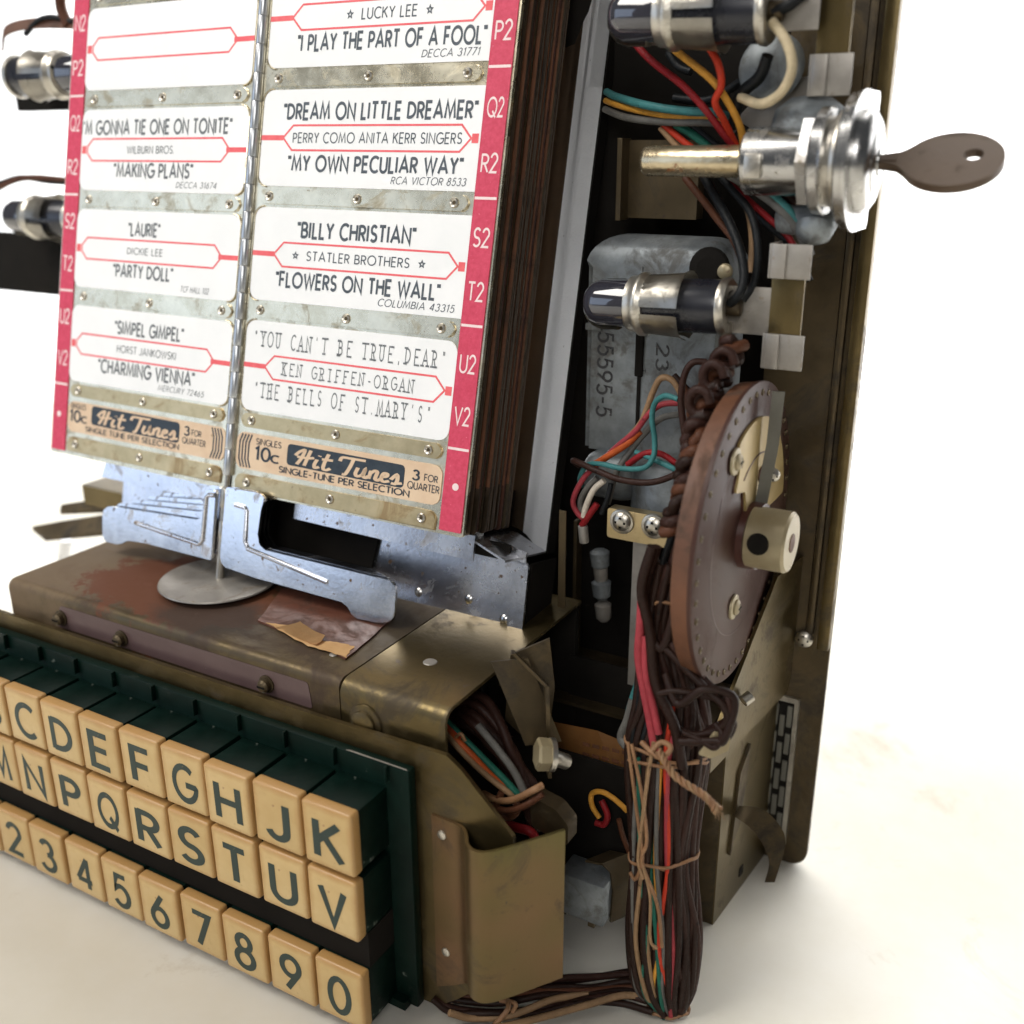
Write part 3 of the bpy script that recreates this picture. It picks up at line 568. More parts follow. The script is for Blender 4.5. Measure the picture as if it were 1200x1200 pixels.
# ------------------------------------------------------------------ title pages
H = V((-9.0842, 6.0347, 5.1979)); UP = V((.004314, .228997, .973417)).normalized(); RD = V((.999845, .015656, -.008114)); LD = V((-.999845, .017593, .000292))
NR = RD.cross(UP).normalized(); NL = UP.cross(LD).normalized()
if NR.y > 0: NR = -NR
if NL.y > 0: NL = -NL
def PR(a, b, n=0): return H + RD * a + UP * b + NR * n
def PL(a, b, n=0): return H + LD * a + UP * b + NL * n
def page(side):
    rt = side == 'R'
    D = RD if rt else LD; N = NR if rt else NL; V0, DV, o4 = ((3.26, 1.87, 0.0) if rt else (3.12, 1.80, .08))
    T = RD if rt else -LD                     # text direction
    Pp = PR if rt else PL
    t = thing('title_page', Pp(4, -.3), ('front title strip page on the right, with crisp song titles and a red letter strip' if rt else 'front title strip page on the left, its song titles washed out by glare'), 'title page', 'hinged title pages')
    top = 21.8
    def plate(poly, n0, n1): 
        bm = bmn(); prism(bm, poly, Pp(0, 0, n0), D, UP, N, n1 - n0); return bm
    obj('page_plate', plate(rrect(.13, 8.38, -.33, top, .1), -.13, 0), 'pagebrass', t)
    rows_ = [o4 + DV + V0 * k for k in range(0, 7)]
    # red letter strip
    red = obj('letter_strip', plate(rrect(7.62, 8.31, -.22, top, .02), 0, .03), 'red', t)
    for b in rows_[:4]:
        bm = bmn(); prism(bm, rrect(7.64, 8.29, b + .11, b + .18, .01), Pp(0, 0, .031), D, UP, N, .004); obj('row_mark', bm, 'pinkwhite', red)
    bm = bmn(); lathe(bm, Pp(8.0, 1.0, .03), N, [(0, .10), (.006, .10)], 16); obj('dot_mark', bm, 'pinkwhite', red)
    bm = bmn()
    pairs = [('V2', 'U2'), ('T2', 'S2'), ('R2', 'Q2'), ('P2', 'N2')] if rt else [('V2', 'U2'), ('T2', 'S2'), ('R2', 'Q2'), ('P2', 'N2')]
    for k, (lo, hi) in enumerate(pairs):
        b = rows_[k]
        for s_, bb in ((lo, b + .80), (hi, b + 2.18)):
            text(bm, s_, Pp(7.74 if rt else 8.20, bb, .03), T, UP, N, .46, width=.46, weight=.13, lift=.004)
    obj('lettering', bm, 'pinkwhite', red)
    # rails between the strips, with three eyelets each
    ey = None
    for k, b in enumerate([o4] + rows_):
        poly = rrect(.36, 7.47, b - .21, b + .21, .2) if k else rrect(.3, 7.50, b - .27, b + .24, .22, corners=(0, 0, 1, 1))
        bm = bmn(); prism(bm, poly, Pp(0, 0, .0), D, UP, N, .06)
        bmesh.ops.bevel(bm, geom=[e for e in bm.edges if abs((e.verts[0].co - Pp(0, 0, .06)).dot(N)) < 1e-4 and abs((e.verts[1].co - Pp(0, 0, .06)).dot(N)) < 1e-4], offset=.03, segments=2, affect='EDGES')
        rl = obj('rail', bm, 'pagebrass' if k > 1 else 'pagebrasslow', t, 45)
        for c in range(3):
            a = (.767 + c * 3.142)
            pos = Pp(a, b, .06)
            if ey is None:
                bm = bmn(); lathe(bm, pos, N, [(0, .14), (.03, .135), (.05, .11), (.035, .075), (.012, .05)], 18)
                lathe(bm, pos, N, [(.010, .058), (.014, .056)], 12)
                for f in bm.faces:
                    if all((v.co - pos).length < .062 for v in f.verts): f.material_index = 1
                ey = obj('eyelet', bm, ['nickel', 'brassdk'], rl, 40, origin=pos)
            else: copy_at(ey, rl, pos)
    # paper strips
    tR = [("\"YOU CAN'T BE TRUE,DEAR\"", 'KEN GRIFFEN-ORGAN', "\"THE BELLS OF ST.MARY'S\"", ''), ('"BILLY CHRISTIAN"', '*  STATLER BROTHERS  *', '"FLOWERS ON THE WALL"', 'COLUMBIA 43315'),
          ('"DREAM ON LITTLE DREAMER"', 'PERRY COMO ANITA KERR SINGERS', '"MY OWN PECULIAR WAY"', 'RCA VICTOR 8533'), ('', '*  LUCKY LEE  *', '"I PLAY THE PART OF A FOOL"', 'DECCA 31771')]
    tL = [('"SIMPEL GIMPEL"', 'HORST JANKOWSKI', '"CHARMING VIENNA"', 'MERCURY 72465'), ('"LAURIE"', 'DICKIE LEE', '"PARTY DOLL"', 'TCF HALL 102'),
          ("\"I'M GONNA TIE ONE ON TONITE\"", 'WILBURN BROS.', '"MAKING PLANS"', 'DECCA 31674'), ('', '', '', '')]
    # (a0, a1, cap height) of the four lines, measured along the page
    gR = [((.55, 7.30, .42), (1.72, 6.35, .34), (.72, 7.0, .42), None), ((1.9, 5.9, .42), (1.8, 6.3, .25), (1.25, 6.85, .40), (4.9, 7.35, .19)),
          ((1.05, 7.42, .42), (1.45, 7.05, .27), (1.35, 7.15, .40), (4.95, 7.3, .19)), (None, (3.0, 5.75, .28), (1.35, 7.45, .42), (5.55, 7.3, .19))]
    gL = [((5.45, 2.35, .38), (5.3, 2.6, .22), (6.15, 1.75, .40), (3.3, 1.3, .17)), ((5.1, 3.7, .38), (5.1, 3.5, .20), (5.7, 3.0, .38), (2.6, 1.4, .17)),
          ((7.75, .95, .40), (5.4, 3.3, .22), (5.95, 2.45, .40), (3.1, 1.4, .17)), (None, None, None, None)]
    for k in range(4):
        b = rows_[k]; y0 = b + .30; y1 = b + V0 - .30
        typed = rt and k == 0
        p = plate(rrect(.28, 7.61, y0, y1, .32, corners=(1, 1, 1, 1) if (typed or not rt) else (1, 0, 0, 1)), 0.0, .022)
        strip = obj('title_strip', p, 'paper', t)
        # inner bright edge of the frame window
        bm = bmn(); pts = [Pp(a, bb, .03) for a, bb in rrect(.25, 7.60, y0 - .03, y1 + .03, .34, corners=(1, 0, 0, 1))]
        tube(bm, pts[:6] , .022, 6, 1, smooth=False); tube(bm, pts[-6:], .022, 6, 1, smooth=False); tube(bm, [pts[-1], pts[0]], .022, 6, 1, smooth=False)
        obj('window_edge', bm, 'pagebrass', strip, 60)
        # red arrow box
        bm = bmn(); c = b + 1.64 * V0 / 3.26; hw = .34
        hx = [(1.08, c), (1.42, c + hw), (7.02, c + hw), (7.34, c), (7.02, c - hw), (1.42, c - hw), (1.08, c)]
        if not rt: hx = [(.95, c), (1.28, c + hw), (7.05, c + hw), (7.3, c + .1), (7.3, c - .1), (7.05, c - hw), (1.28, c - hw), (.95, c)]
        stroke(bm, hx, .055, lambda x, y, l: Pp(x, y, .026 + l * .002), 0)
        prism(bm, [(.28, c - .07), (1.09, c - .07), (1.09, c + .07), (.28, c + .07)], Pp(0, 0, .023), D, UP, N, .005)
        prism(bm, [(7.36, c - .12), (7.56, c - .12), (7.56, c + .12), (7.36, c + .12)], Pp(0, 0, .023), D, UP, N, .005)
        obj('red_border', bm, 'redprint', strip)
        tx = (tR if rt else tL)[k]; gg = (gR if rt else gL)[k]
        bls = [b + 2.15 * V0 / 3.26, c - .14, b + .74, b + .44]
        bm = bmn(); n_ = 0
        for j in range(4):
            if not tx[j] or gg[j] is None: continue
            a0, a1, h = gg[j]
            bb = bls[j]
            if typed: bb = [b + 2.22, c - .16, b + .72, 0][j]
            if j == 1: bb = c - h / 2
            text(bm, tx[j], Pp(a0, bb, .024), T, UP, N, h, width=abs(a1 - a0), weight=(.115 if typed else (.20 if j in (0, 2) else (.13 if j == 1 else .11))), track=.26, serif=typed, mono=typed, lift=.004, italic=(.2 if j == 3 else 0)); n_ += 1
        if n_: obj('lettering', bm, 'typed' if typed or (not rt) else 'print', strip)  # left titles take the paler ink, glare put into their colour
        else: bm.free()
    # price label
    y0 = o4 + .40; y1 = o4 + DV - .37
    lb = obj('price_label', plate(rrect(.24, 7.55, y0, y1, .28), 0, .025), 'tan', t)
    f = (lambda a: a) if rt else (lambda a: 8.55 - a)
    bm = bmn(); prism(bm, roundpoly([(f(2.20), o4 + .76), (f(6.34), o4 + .70), (f(6.34), o4 + 1.34), (f(2.20), o4 + 1.38)], .14), Pp(0, 0, .026), D, UP, N, .006)
    for i in range(4):
        r_ = .45
        x = f(.36 + i * .12) if rt else .36 + i * .12
        stroke(bm, [(x + .10, y1 - .05), (x, y1 - .30), (x, y0 + .30), (x + .10, y0 + .05)], .055, lambda x_, y_, l: Pp(x_, y_, .03), 0)
    obj('name_panel', bm, 'navy', lb)
    bm = bmn()
    L0 = .95 if rt else f(.15)
    def tt(s_, a, b_, h, w, wt=.14): text(bm, s_, Pp(f(a) if rt else f(a), b_, .027), T, UP, N, h, width=w, weight=wt, lift=.006)
    if rt:
        tt('SINGLES', 1.0, o4 + 1.20, .17, .95); tt('10', 1.0, o4 + .74, .38, .55, .17); tt('c', 1.62, o4 + .74, .38, .28, .13)
        tt('SINGLE-TUNE PER SELECTION', 1.95, o4 + .50, .17, 4.6, .18); tt('3', 6.62, o4 + 1.0, .26, .20, .18); tt('FOR', 7.0, o4 + 1.02, .18, .42, .14); tt('QUARTER', 6.48, o4 + .74, .19, 1.02, .14)
    else:
        g2 = lambda s_, a, b_, h, w, wt=.14: text(bm, s_, Pp(a, b_, .027), T, UP, N, h, width=w, weight=wt, lift=.006)
        g2('SINGLES', 7.40, o4 + 1.20, .16, .75); g2('10', 7.42, o4 + .76, .36, .50, .17); g2('c', 6.84, o4 + .76, .36, .26, .13)
        g2('SINGLE TUNE PER SELECTION', 6.6, o4 + .50, .16, 4.4, .16); g2('3', 1.98, o4 + 1.0, .26, .20, .18); g2('FOR', 1.66, o4 + 1.02, .17, .40, .14); g2('QUARTER', 2.05, o4 + .74, .18, 1.0, .14)
    obj('lettering', bm, 'navy', lb)
    # script lettering on the name panel
    bm = bmn(); sx, sy = (4.0 / 4.35, .62); x0 = 2.32 if rt else f(6.20) ; x0 = 2.36 if rt else 5.50 - .0
    if not rt: x0 = 8.55 - 2.36
    scr = [[(.10, .55), (.22, .80), (.40, .95), (.34, .45), (.22, .05)], [(.62, 1.0), (.56, .55), (.50, .05)], [(.18, .50), (.55, .52), (.80, .60)], [(.92, .55), (.86, .25), (.90, .06), (1.05, .15)], [(.98, .75), (.99, .80)],
           [(1.28, .98), (1.20, .45), (1.20, .10), (1.32, .05), (1.45, .18)], [(1.08, .62), (1.48, .66)],
           [(1.72, .72), (1.78, .95), (2.10, .98), (2.60, 1.0)], [(2.18, .96), (2.12, .5), (2.02, .05), (1.9, .02)],
           [(2.40, .55), (2.36, .2), (2.44, .06), (2.60, .2), (2.66, .55), (2.64, .15), (2.74, .06), (2.82, .2)],
           [(2.86, .52), (2.84, .05)], [(2.85, .35), (2.98, .55), (3.08, .50), (3.06, .12), (3.16, .06), (3.24, .18)],
           [(3.26, .28), (3.42, .38), (3.42, .52), (3.30, .5), (3.26, .2), (3.36, .05), (3.54, .15)],
           [(3.58, .25), (3.74, .58), (3.80, .30), (3.76, .06), (3.62, .06)], [(3.76, .08), (3.98, .16)]]
    for kk, st in enumerate(scr):
        q = [(v.x, v.y) for v in spline([(x, y, 0) for x, y in st], 5)]
        sg = 1 if rt else -1
        stroke(bm, q, .135, lambda x, y, l, sg=sg: Pp(x0 + sg * (x * 1.0 + .10 * y) * .985, o4 + .80 + y * .50 - (x * .012), .034 + (kk % 5) * .0015), 0)
    obj('script_lettering', bm, 'tan', lb)
    # hinge knuckles
    return t
pgR = page('R'); pgL = page('L')
# stacked pages behind the front ones
leaf = None
ORD = ['first', 'second', 'third', 'fourth', 'fifth', 'sixth', 'seventh', 'eighth', 'ninth', 'tenth', 'eleventh', 'twelfth', 'thirteenth', 'last']
for i in range(14):
    dn = -.30 - i * .19
    if leaf is None:
        bm = bmn(); prism(bm, rrect(.2, 8.36, -.30, 21.8, .1), PR(0, 0, dn), RD, UP, NR, .075); prism(bm, rrect(.3, 8.18, -.2, 21.8, .1), PR(0, 0, dn - .07), RD, UP, NR, .05)
        leaf = obj('title_page', bm, 'pageedge', origin=PR(4, -.3, dn)); tag(leaf, 'dark edged title page stacked first behind the front right page', 'title page', 'title pages stacked behind the right one'); lo = V(leaf['_o'])
        bm = bmn(); prism(bm, rrect(8.21, 8.34, 1.0, 21.8, .02), PR(0, 0, dn + .076), RD, UP, NR, .004); obj('letter_strip', bm, 'wheelrim', leaf)
    else:
        c = leaf.copy(); COL.objects.link(c); j = random.uniform(-.09, .04); c.location = (lo + NR * (-.19 * i) + RD * j + UP * random.uniform(-.03, .03)) * S; c['_o'] = tuple(lo + NR * (-.19 * i)); c.material_slots[0].link = 'OBJECT'; c.material_slots[0].material = MT[['pageedge', 'caseinner', 'pageedge', 'leafrust', 'brassdk', 'pageedge', 'caseinner'][i % 7]]; c['label'] = 'dark edged title page, ' + ORD[i] + ' in the stack behind the front right page'
        for h_ in leaf.children:
            d_ = h_.copy(); COL.objects.link(d_); d_.parent = c
for i in range(2):
    bm = bmn(); prism(bm, rrect(.2, 8.62 - i * .1, -.30, 21.8, .1), PL(0, 0, -.3 - i * .2), LD, UP, NL, .07)
    o = obj('title_page', bm, 'paper' if i == 0 else 'pagebrass', origin=PL(4, -.3, -.3 - i * .2)); tag(o, ['title page directly behind the front left page, its edge glaring white', 'brass edged title page, second behind the front left page'][i], 'title page', 'title pages stacked behind the left one')

# spindle: hinge knuckles, rod and round foot
sp = thing('page_spindle', H + UP * (-3.2), 'upright hinge rod between the two title pages on a round dished foot', 'hinge rod')
kn = None
for i in range(28):
    p = H + UP * (.12 + i * .78) + NR * .05
    if kn is None:
        bm = bmn(); cyl(bm, p, p + UP * .772, .150, 18, .012); kn = obj('hinge_knuckle', bm, 'hinge', sp, 40, origin=p)
    else: copy_at(kn, sp, p)
bm = bmn(); cyl(bm, H + UP * (-3.17) + NR * .05, H + UP * 22 + NR * .05, .075, 14); cyl(bm, H + UP * (-3.17) + NR * .05, H + UP * (-.25) + NR * .05, .135, 18); cyl(bm, H + UP * (-.9) + NR * .05, H + UP * (-.3) + NR * .05, .165, 18, .03); cyl(bm, H + UP * (-1.9) + NR * .05, H + UP * (-1.3) + NR * .05, .16, 18, .03)
obj('rod', bm, 'nickel', sp, 40)
bm = bmn(); fc = V((-8.98, 5.12, 2.07))
lathe(bm, fc, (0, 0, 1), [(0, .5), (.04, 1.2), (.10, 1.72), (.15, 1.80), (.19, 1.78), (.19, 1.70), (.14, 1.5), (.12, .6), (.14, .18)], 56); obj('foot', bm, 'clip', sp, 50)

# page flipping levers
def lever(side, out, n0, th, lab, grp, hole=True, bead=None):
    Pp, D, N = (PR, RD, NR) if side == 'R' else (PL, LD, NL)
    bm = bmn(); prism(bm, roundpoly(out, .13, 3), Pp(0, 0, n0), D, UP, N, th)
    es = [e for e in bm.edges if all(abs((v.co - Pp(0, 0, n0 + th)).dot(N)) < 1e-4 for v in e.verts)]
    bmesh.ops.bevel(bm, geom=es, offset=.025, segments=2, affect='EDGES')
    o = obj('page_lever', bm, 'chrome', smooth=45, origin=Pp(out[0][0], out[0][1], n0)); tag(o, lab, 'lever', grp)
    if bead:
        bm = bmn()
        pts = [Pp(a, b, n0 + th) for a, b in bead]
        tube(bm, pts, .075, 10, 4, smooth=False); b_ = obj('raised_bead', bm, 'chromespeck', o, 60)
    return o
oR = [(.17, -.21), (1.53, -.19), (1.74, -.30), (1.62, -.64), (1.56, -1.55), (1.78, -1.84), (5.99, -1.86), (6.51, -1.88), (6.62, -2.1), (6.65, -2.82), (6.53, -3.02), (6.13, -3.12), (5.3, -3.16), (4.97, -2.80), (1.6, -2.74), (.30, -2.64), (.17, -2.4)]
lever('R', oR, .20, .10, 'front chrome lever on the right with an L shaped bead, below the Hit Tunes label', 'chrome page levers', bead=[(.62, -.68), (.98, -.70), (1.10, -.80), (1.12, -1.70), (1.25, -1.92), (4.28, -2.33)])
for i in range(4):
    oo = [(.17, -.21), (1.2, -.19), (1.38, -.30), (1.3, -1.45), (1.6, -1.80), (6.2 - i * .3, -1.84), (6.35 - i * .3, -2.0), (6.4 - i * .3, -2.6), (.30, -2.5), (.17, -2.3)]
    lever('R', oo, .20 - .17 * (i + 1), .08, 'plain chrome lever, ' + ORD[i] + ' behind the front right lever', 'chrome levers stacked behind the front right one')
oL = [(5.09, -1.75), (5.2, -1.9), (5.12, -2.77), (4.95, -2.86), (4.27, -2.84), (3.96, -2.63), (3.16, -2.56), (.16, -2.56), (.17, -.36), (.55, -.40), (.66, -.5), (.70, -1.30), (.85, -1.42), (4.87, -1.66)]
lever('L', oL, .20, .10, 'front chrome lever on the left with an L shaped bead', 'chrome page levers', bead=[(.22, -.54), (.45, -.56), (.56, -.66), (.58, -2.0), (.72, -2.15), (3.6, -1.98)])
for i in range(4):
    oo = [(4.8 - i * .42, -1.55 + i * .17), (4.9 - i * .42, -1.8), (4.9 - i * .42, -2.4), (.2, -2.4), (.2, -.3), (.7, -.3), (.75, -1.05), (.95, -1.2 + i * .17)]
    lever('L', oo, .20 - .24 * (i + 1), .09, 'plain chrome lever, ' + ORD[i] + ' behind the front left lever', 'chrome levers stacked behind the front left one')

# case that holds the pages
pc = thing('page_case', PR(8.8, -1, -2), 'grey painted and chromed sheet metal case behind and beside the title pages', 'page case')
def sheet_strip(name, prof, mat, t_=.05):
    bm = bmn(); ra = []
    for (a, n, b0, b1) in prof: ra.append((bm.verts.new(PR(a, b0, n)), bm.verts.new(PR(a, b1, n))))
    for u_, v_ in zip(ra, ra[1:]): bm.faces.new((u_[0], u_[1], v_[1], v_[0]))
    bmesh.ops.solidify(bm, geom=bm.faces[:], thickness=t_)
    return obj(name, bm, mat, pc, 60)
sheet_strip('case_flange', [(8.45, -3.42, -.45, 15), (8.60, -3.36, -.5, 15), (8.74, -3.26, -.56, 15), (8.88, -3.17, -.62, 15), (9.02, -3.12, -.70, 15), (9.42, -3.10, -.86, 15)], 'case')
sheet_strip('case_lining', [(-8.4, -3.6, -.3, 15), (7.6, -3.6, -.3, 15), (8.2, -3.55, -.4, 15), (8.45, -3.42, -.45, 15)], 'caseinner')
bm = bmn(); prism(bm, [(9.37, -.9), (9.43, -.9), (9.43, 15), (9.37, 15)], PR(0, 0, -3.2), RD, UP, -NR, .5); prism(bm, [(9.62, -2.85), (9.68, -2.85), (9.68, -1.0), (9.62, -1.0)], PR(0, 0, -1.75), RD, UP, -NR, 1.6); obj('case_side', bm, 'black', pc)
bm = bmn(); bm = bmn(); prism(bm, [(2.2, -.30), (8.46, -.30), (8.46, -1.0), (3.3, -.92), (2.2, -.90)], PR(0, 0, -.62), RD, UP, NR, .10)
obj('front_bar', bm, 'chromespeck', pc)
bm = bmn(); prism(bm, [(-5.9, -.30), (-.4, -.30), (-.4, -.90), (-6.1, -.90)], PR(0, 0, -.62), RD, UP, NR, .10); obj('front_bar', bm, 'chromespeck', pc)
bm = bmn(); prism(bm, [(-.3, -.2), (4.8, -.2), (4.4, -3.0), (-.3, -3.0)], PR(0, 0, -1.5), RD, UP, NR, .06); prism(bm, [(2.1, -.32), (9.2, -.5), (9.2, -.95), (2.1, -.9)], PR(0, 0, -1.3), RD, UP, NR, .06); obj('dark_recess', bm, 'black', pc)  # black plates added to paint the shade in the opening behind the levers
bm = bmn(); prism(bm, [(3, -.46), (8.4, -.50), (9.42, -.88), (9.42, -.82), (8.4, -.44), (3, -.40)], PR(0, 0, -3.1), RD, UP, NR, 2.5); obj('case_floor', bm, 'chromespeck', pc)
bm = bmn(); y6 = 7.0
prism(bm, [(8.46, -.40), (9.62, -.66), (9.62, -1.0), (8.46, -.98)], PR(0, 0, -1.5), RD, UP, NR, .06)
prism(bm, [(-6.2, -.9), (9.62, -.95), (9.70, -2.85), (-6.2, -2.75)], PR(0, 0, -1.62), RD, UP, NR, .06)
prism(bm, roundpoly([(9.25, -.9), (9.72, -.98), (9.76, -2.9), (9.30, -2.86), (9.22, -2.4), (9.3, -1.9), (9.2, -1.4)], .08), PR(0, 0, -1.54), RD, UP, NR, .10)
obj('lower_channel', bm, 'chromespeck', pc)
bm = bmn()
for a, b in [(7.9, -2.35), (9.35, -2.75), (9.1, -2.68), (6.2, -2.5)]: lathe(bm, PR(a, b, -1.56), NR, [(0, .14), (.03, .10), (.05, .04)], 12)
obj('solder_blob', bm, 'steel', pc, 50)
bm = bmn()
for k in range(3): box(bm, -13.3, -9.6, 6.0 + k * .3, 6.1 + k * .3, 2.4, 3.9 - .0, .02)
bm.free()

# ------------------------------------------------------------------ lamps
def lamp(x0, y, z, label, sgn=1, tilt=0):
    """bulb in a clip-on socket, lying along X"""
    t = thing('bulb_socket', (x0, y, z), label, 'lamp', 'small bulbs in clip sockets')
    d = V((sgn, 0, tilt)).normalized(); o = V((x0, y, z))
    q = lambda s: o + d * s
    bm = bmn(); lathe(bm, o, d, [(0.02, .02), (.03, .18), (.12, .38), (.28, .53), (.5, .60), (1.3, .60), (1.35, .5)], 32); obj('bulb', bm, 'bulb', t, 60)
    # shell: trough round the lower and rear half of the bulb, then a full collar
    bm = bmn(); dd, u, w = frame_of(d); rings = []
    prof = [(-.06, .05), (-.02, .25), (.10, .44), (.27, .59), (.5, .67), (1.0, .68), (1.35, .69)]
    a0, a1 = -12, 150
    for tpos, r in prof:
        k_ = 0 if tpos < 1.0 else (tpos - 1.0) / .35
        aa0 = a0 - 97 * k_; aa1 = a1 + 101 * k_; ring = []
        for i in range(25):
            a = math.radians(aa0 + (aa1 - aa0) * i / 24)
            # angle 0 points down, 90 to the rear
            ring.append(bm.verts.new(q(tpos) + V((0, math.sin(a), 0)) * r + V((0, 0, -math.cos(a))) * r))
        rings.append(ring)
    for a, b in zip(rings, rings[1:]):
        for i in range(24): bm.faces.new((a[i], a[i + 1], b[i + 1], b[i]))
    bmesh.ops.solidify(bm, geom=bm.faces[:], thickness=.04)
    lathe(bm, q(1.35), d, [(0, .64), (0, .70), (.20, .72), (.27, .80), (.38, .80), (.44, .74), (.5, .74), (.5, .66)], 40, caps=False)
    obj('shell', bm, 'nickel', t, 50)
    fg = None
    for k in range(4):
        bm = bmn(); rr = []
        for s, r in [(1.80, .74), (2.2, .76), (2.7, .80), (2.85, .86)]:
            rr.append([bm.verts.new(q(s) + (V((0, math.sin(a), 0)) + V((0, 0, math.cos(a)))) * r) for a in [math.radians(k * 90 + 40 - 38 + i * 76 / 8) for i in range(9)]])
        for a, b in zip(rr, rr[1:]):
            for i in range(8): bm.faces.new((a[i], a[i + 1], b[i + 1], b[i]))
        bmesh.ops.solidify(bm, geom=bm.faces[:], thickness=.045)
        obj('spring_finger', bm, 'nickel', t, 50)
    bm = bmn(); lathe(bm, q(1.8), d, [(0, .66), (1.85, .66), (1.95, .62), (1.95, .3)], 36); obj('socket_body', bm, 'blackpl', t, 50)
    bm = bmn(); lathe(bm, q(3.72), d, [(0, .62), (.02, .70), (.14, .72), (.22, .66), (.22, .42), (.10, .40)], 32); obj('end_ring', bm, 'nickel', t, 50)
    bm = bmn(); cyl(bm, q(3.8), q(4.2), .22, 16, .05); obj('terminal', bm, 'brassdk', t, 50)
    return t
lamp(1.38, 9, 10.86, 'small dark bulb in a nickel clip socket, in front of the numbered grey can', tilt=.035)
lamp(1.86, 9, 17.62, 'small bulb in a nickel clip socket above the red and orange wires', tilt=-.03)
o = lamp((-17.54,10,16.69)[0], 10, (-19.27,10,17.06)[2], 'blurred black bulb socket at the upper left, beside the page edge', sgn=-1); 
o = lamp((-19.18,10,12.34)[0] - 4.0, 10, (-21.29,10,12.28)[2], 'blurred bulb socket at the left, lower of the two beside the page edge', sgn=1)
def bracket(x0, x1, z0, z1, y, label, clips, group='lamp brackets'):
    t = thing('lamp_bracket', ((x0 + x1) / 2, y, z0), label, 'bracket', group)
    bm = bmn(); box(bm, x0, x1, y, y + .09, z0, z1, .02); box(bm, x0, x0 + .08, y + .09, y + 1.6, z0, z1, .02); obj('bracket_plate', bm, 'brass', t, 40)
    for (c0, c1) in clips:
        bm = bmn(); box(bm, x0 - .05, x1 + .12, y - .06, y - .01, c0, c1, .015); box(bm, x0 - .10, x0 - .05, y - .06, y + .9, c0, c1, .015); box(bm, x0 + .0, x0 + .32, y - .12, y - .05, c0, c1, .03)
        obj('edge_clip', bm, 'clip', t, 40)
    return t
bracket(6.27, 7.05, 9.72, 12.45, 9, 'brass strip bracket with two grey clips, below the lock', [(11.75, 12.55), (9.60, 10.45)])
bracket(6.72, 7.45, 15.9, 24, 9.4, 'brass strip bracket with a grey clip at its foot, above the lock', [(15.75, 16.62)])
bm = bmn(); box(bm, 5.15, 6.3, 9.15, 9.21, 10.35, 11.5, .02); obj('socket_arm', bm, 'clip', ch, 40)
bm = bmn(); box(bm, 5.6, 6.8, 9.15, 9.21, 17.1, 18.3, .02); obj('socket_arm', bm, 'clip', ch, 40)
# dark ends of the left hand brackets
for (a, b, c, d) in ((22, 95, 100, 131), (-40, 95, 278, 333)):
    p0 = V((-23.2,11,19.74)) ; 
bm = bmn(); q0 = (-23.19,11,16); q1 = (-19.65,11,17.07); box(bm, q0[0], q1[0], 11, 11.5, q0[2], q1[2], .05); o = obj('dark_block', bm, 'black', smooth=40); tag(o, 'blurred dark block under the upper left bulb socket', 'metal block')
bm = bmn(); q0 = (-28.22,11,9.25); q1 = (-20.83,11,11.53); box(bm, q0[0], q1[0], 11, 11.5, q0[2], q1[2], .05); o = obj('dark_block', bm, 'black', smooth=40); tag(o, 'blurred dark olive block under the lower left bulb socket', 'metal block')
bm = bmn(); ribbon(bm, spline([(-21.94,9.9,17.92), (-21.76,10,18.41), (-20.52,10.2,18.58), (-18.59,10.4,18.5)], 5), (0, .3, .9), .35, .06); o = obj('socket_clip', bm, 'wheelrim', smooth=50); tag(o, 'blurred rusty clip round the end of the upper left socket', 'clip')

# ------------------------------------------------------------------ lock and key
lk = thing('door_lock', (7, 9.3, 12.8), 'shiny cam lock with hex nut, washers and square flange, holding a brown key', 'lock')
O = V((0, 9.3, 14.36)); Xd = V((1, 0, 0))
bm = bmn(); lathe(bm, O + Xd * 2.72, Xd, [(0, .2), (.05, .30), (.14, .36), (2.9, .37)], 32); obj('lock_bolt', bm, 'rust', lk, 40)
bm = bmn(); lathe(bm, O + Xd * 5.35, Xd, [(0, .45), (0, .66), (.08, .76), (1.45, .76)], 36); obj('lock_barrel', bm, 'steel', lk, 40)
bm = bmn(); box(bm, 5.55, 5.95, 8.45, 8.62, 14.0, 14.55, .04); obj('stake_mark', bm, 'nickel', lk, 40)
bm = bmn(); lathe(bm, O + Xd * 6.72, Xd, [(0, .9), (.04, 1.06), (.28, 1.06), (.32, .95)], 6); obj('hex_nut', bm, 'steel', lk, 20)
bm = bmn(); lathe(bm, O + Xd * 7.04, Xd, [(0, .9), (.0, 1.14), (.04, 1.18), (.24, 1.18), (.28, 1.14), (.28, .8)], 44); obj('washer', bm, 'steel', lk, 40)
bm = bmn(); lathe(bm, O + Xd * 7.30, Xd, [(0, .98), (.22, .98)], 40); lathe(bm, O + Xd * 7.50, Xd, [(0, .9), (0, 1.10), (.05, 1.14), (.14, 1.14), (.16, .9)], 44); obj('lock_washer', bm, 'nickel', lk, 40)
bm = bmn(); lathe(bm, O + Xd * 7.68, Xd, [(0, 1.0), (0, 1.40), (.05, 1.46), (.18, 1.46), (.20, 1.42)], 56); obj('flange_ring', bm, 'steel', lk, 40)
bm = bmn(); c = [(math.cos(a) * 1.52, math.sin(a) * 1.52) for a in [math.radians(90 + i * 180 / 22) for i in range(23)]] + [(1.30, -1.52), (1.42, -1.40), (1.42, 1.40), (1.30, 1.52)]
prism(bm, c, O + Xd * 7.88, (0, 1, 0), (0, 0, 1), (1, 0, 0), .09); obj('square_flange', bm, 'steel', lk, 40)
bm = bmn(); lathe(bm, O + Xd * 7.97, Xd, [(0, 1.12), (.10, 1.12), (.25, 1.04), (.34, .9), (.36, .78), (.30, .72), (.30, .2)], 56); obj('lock_collar', bm, 'steel', lk, 50)
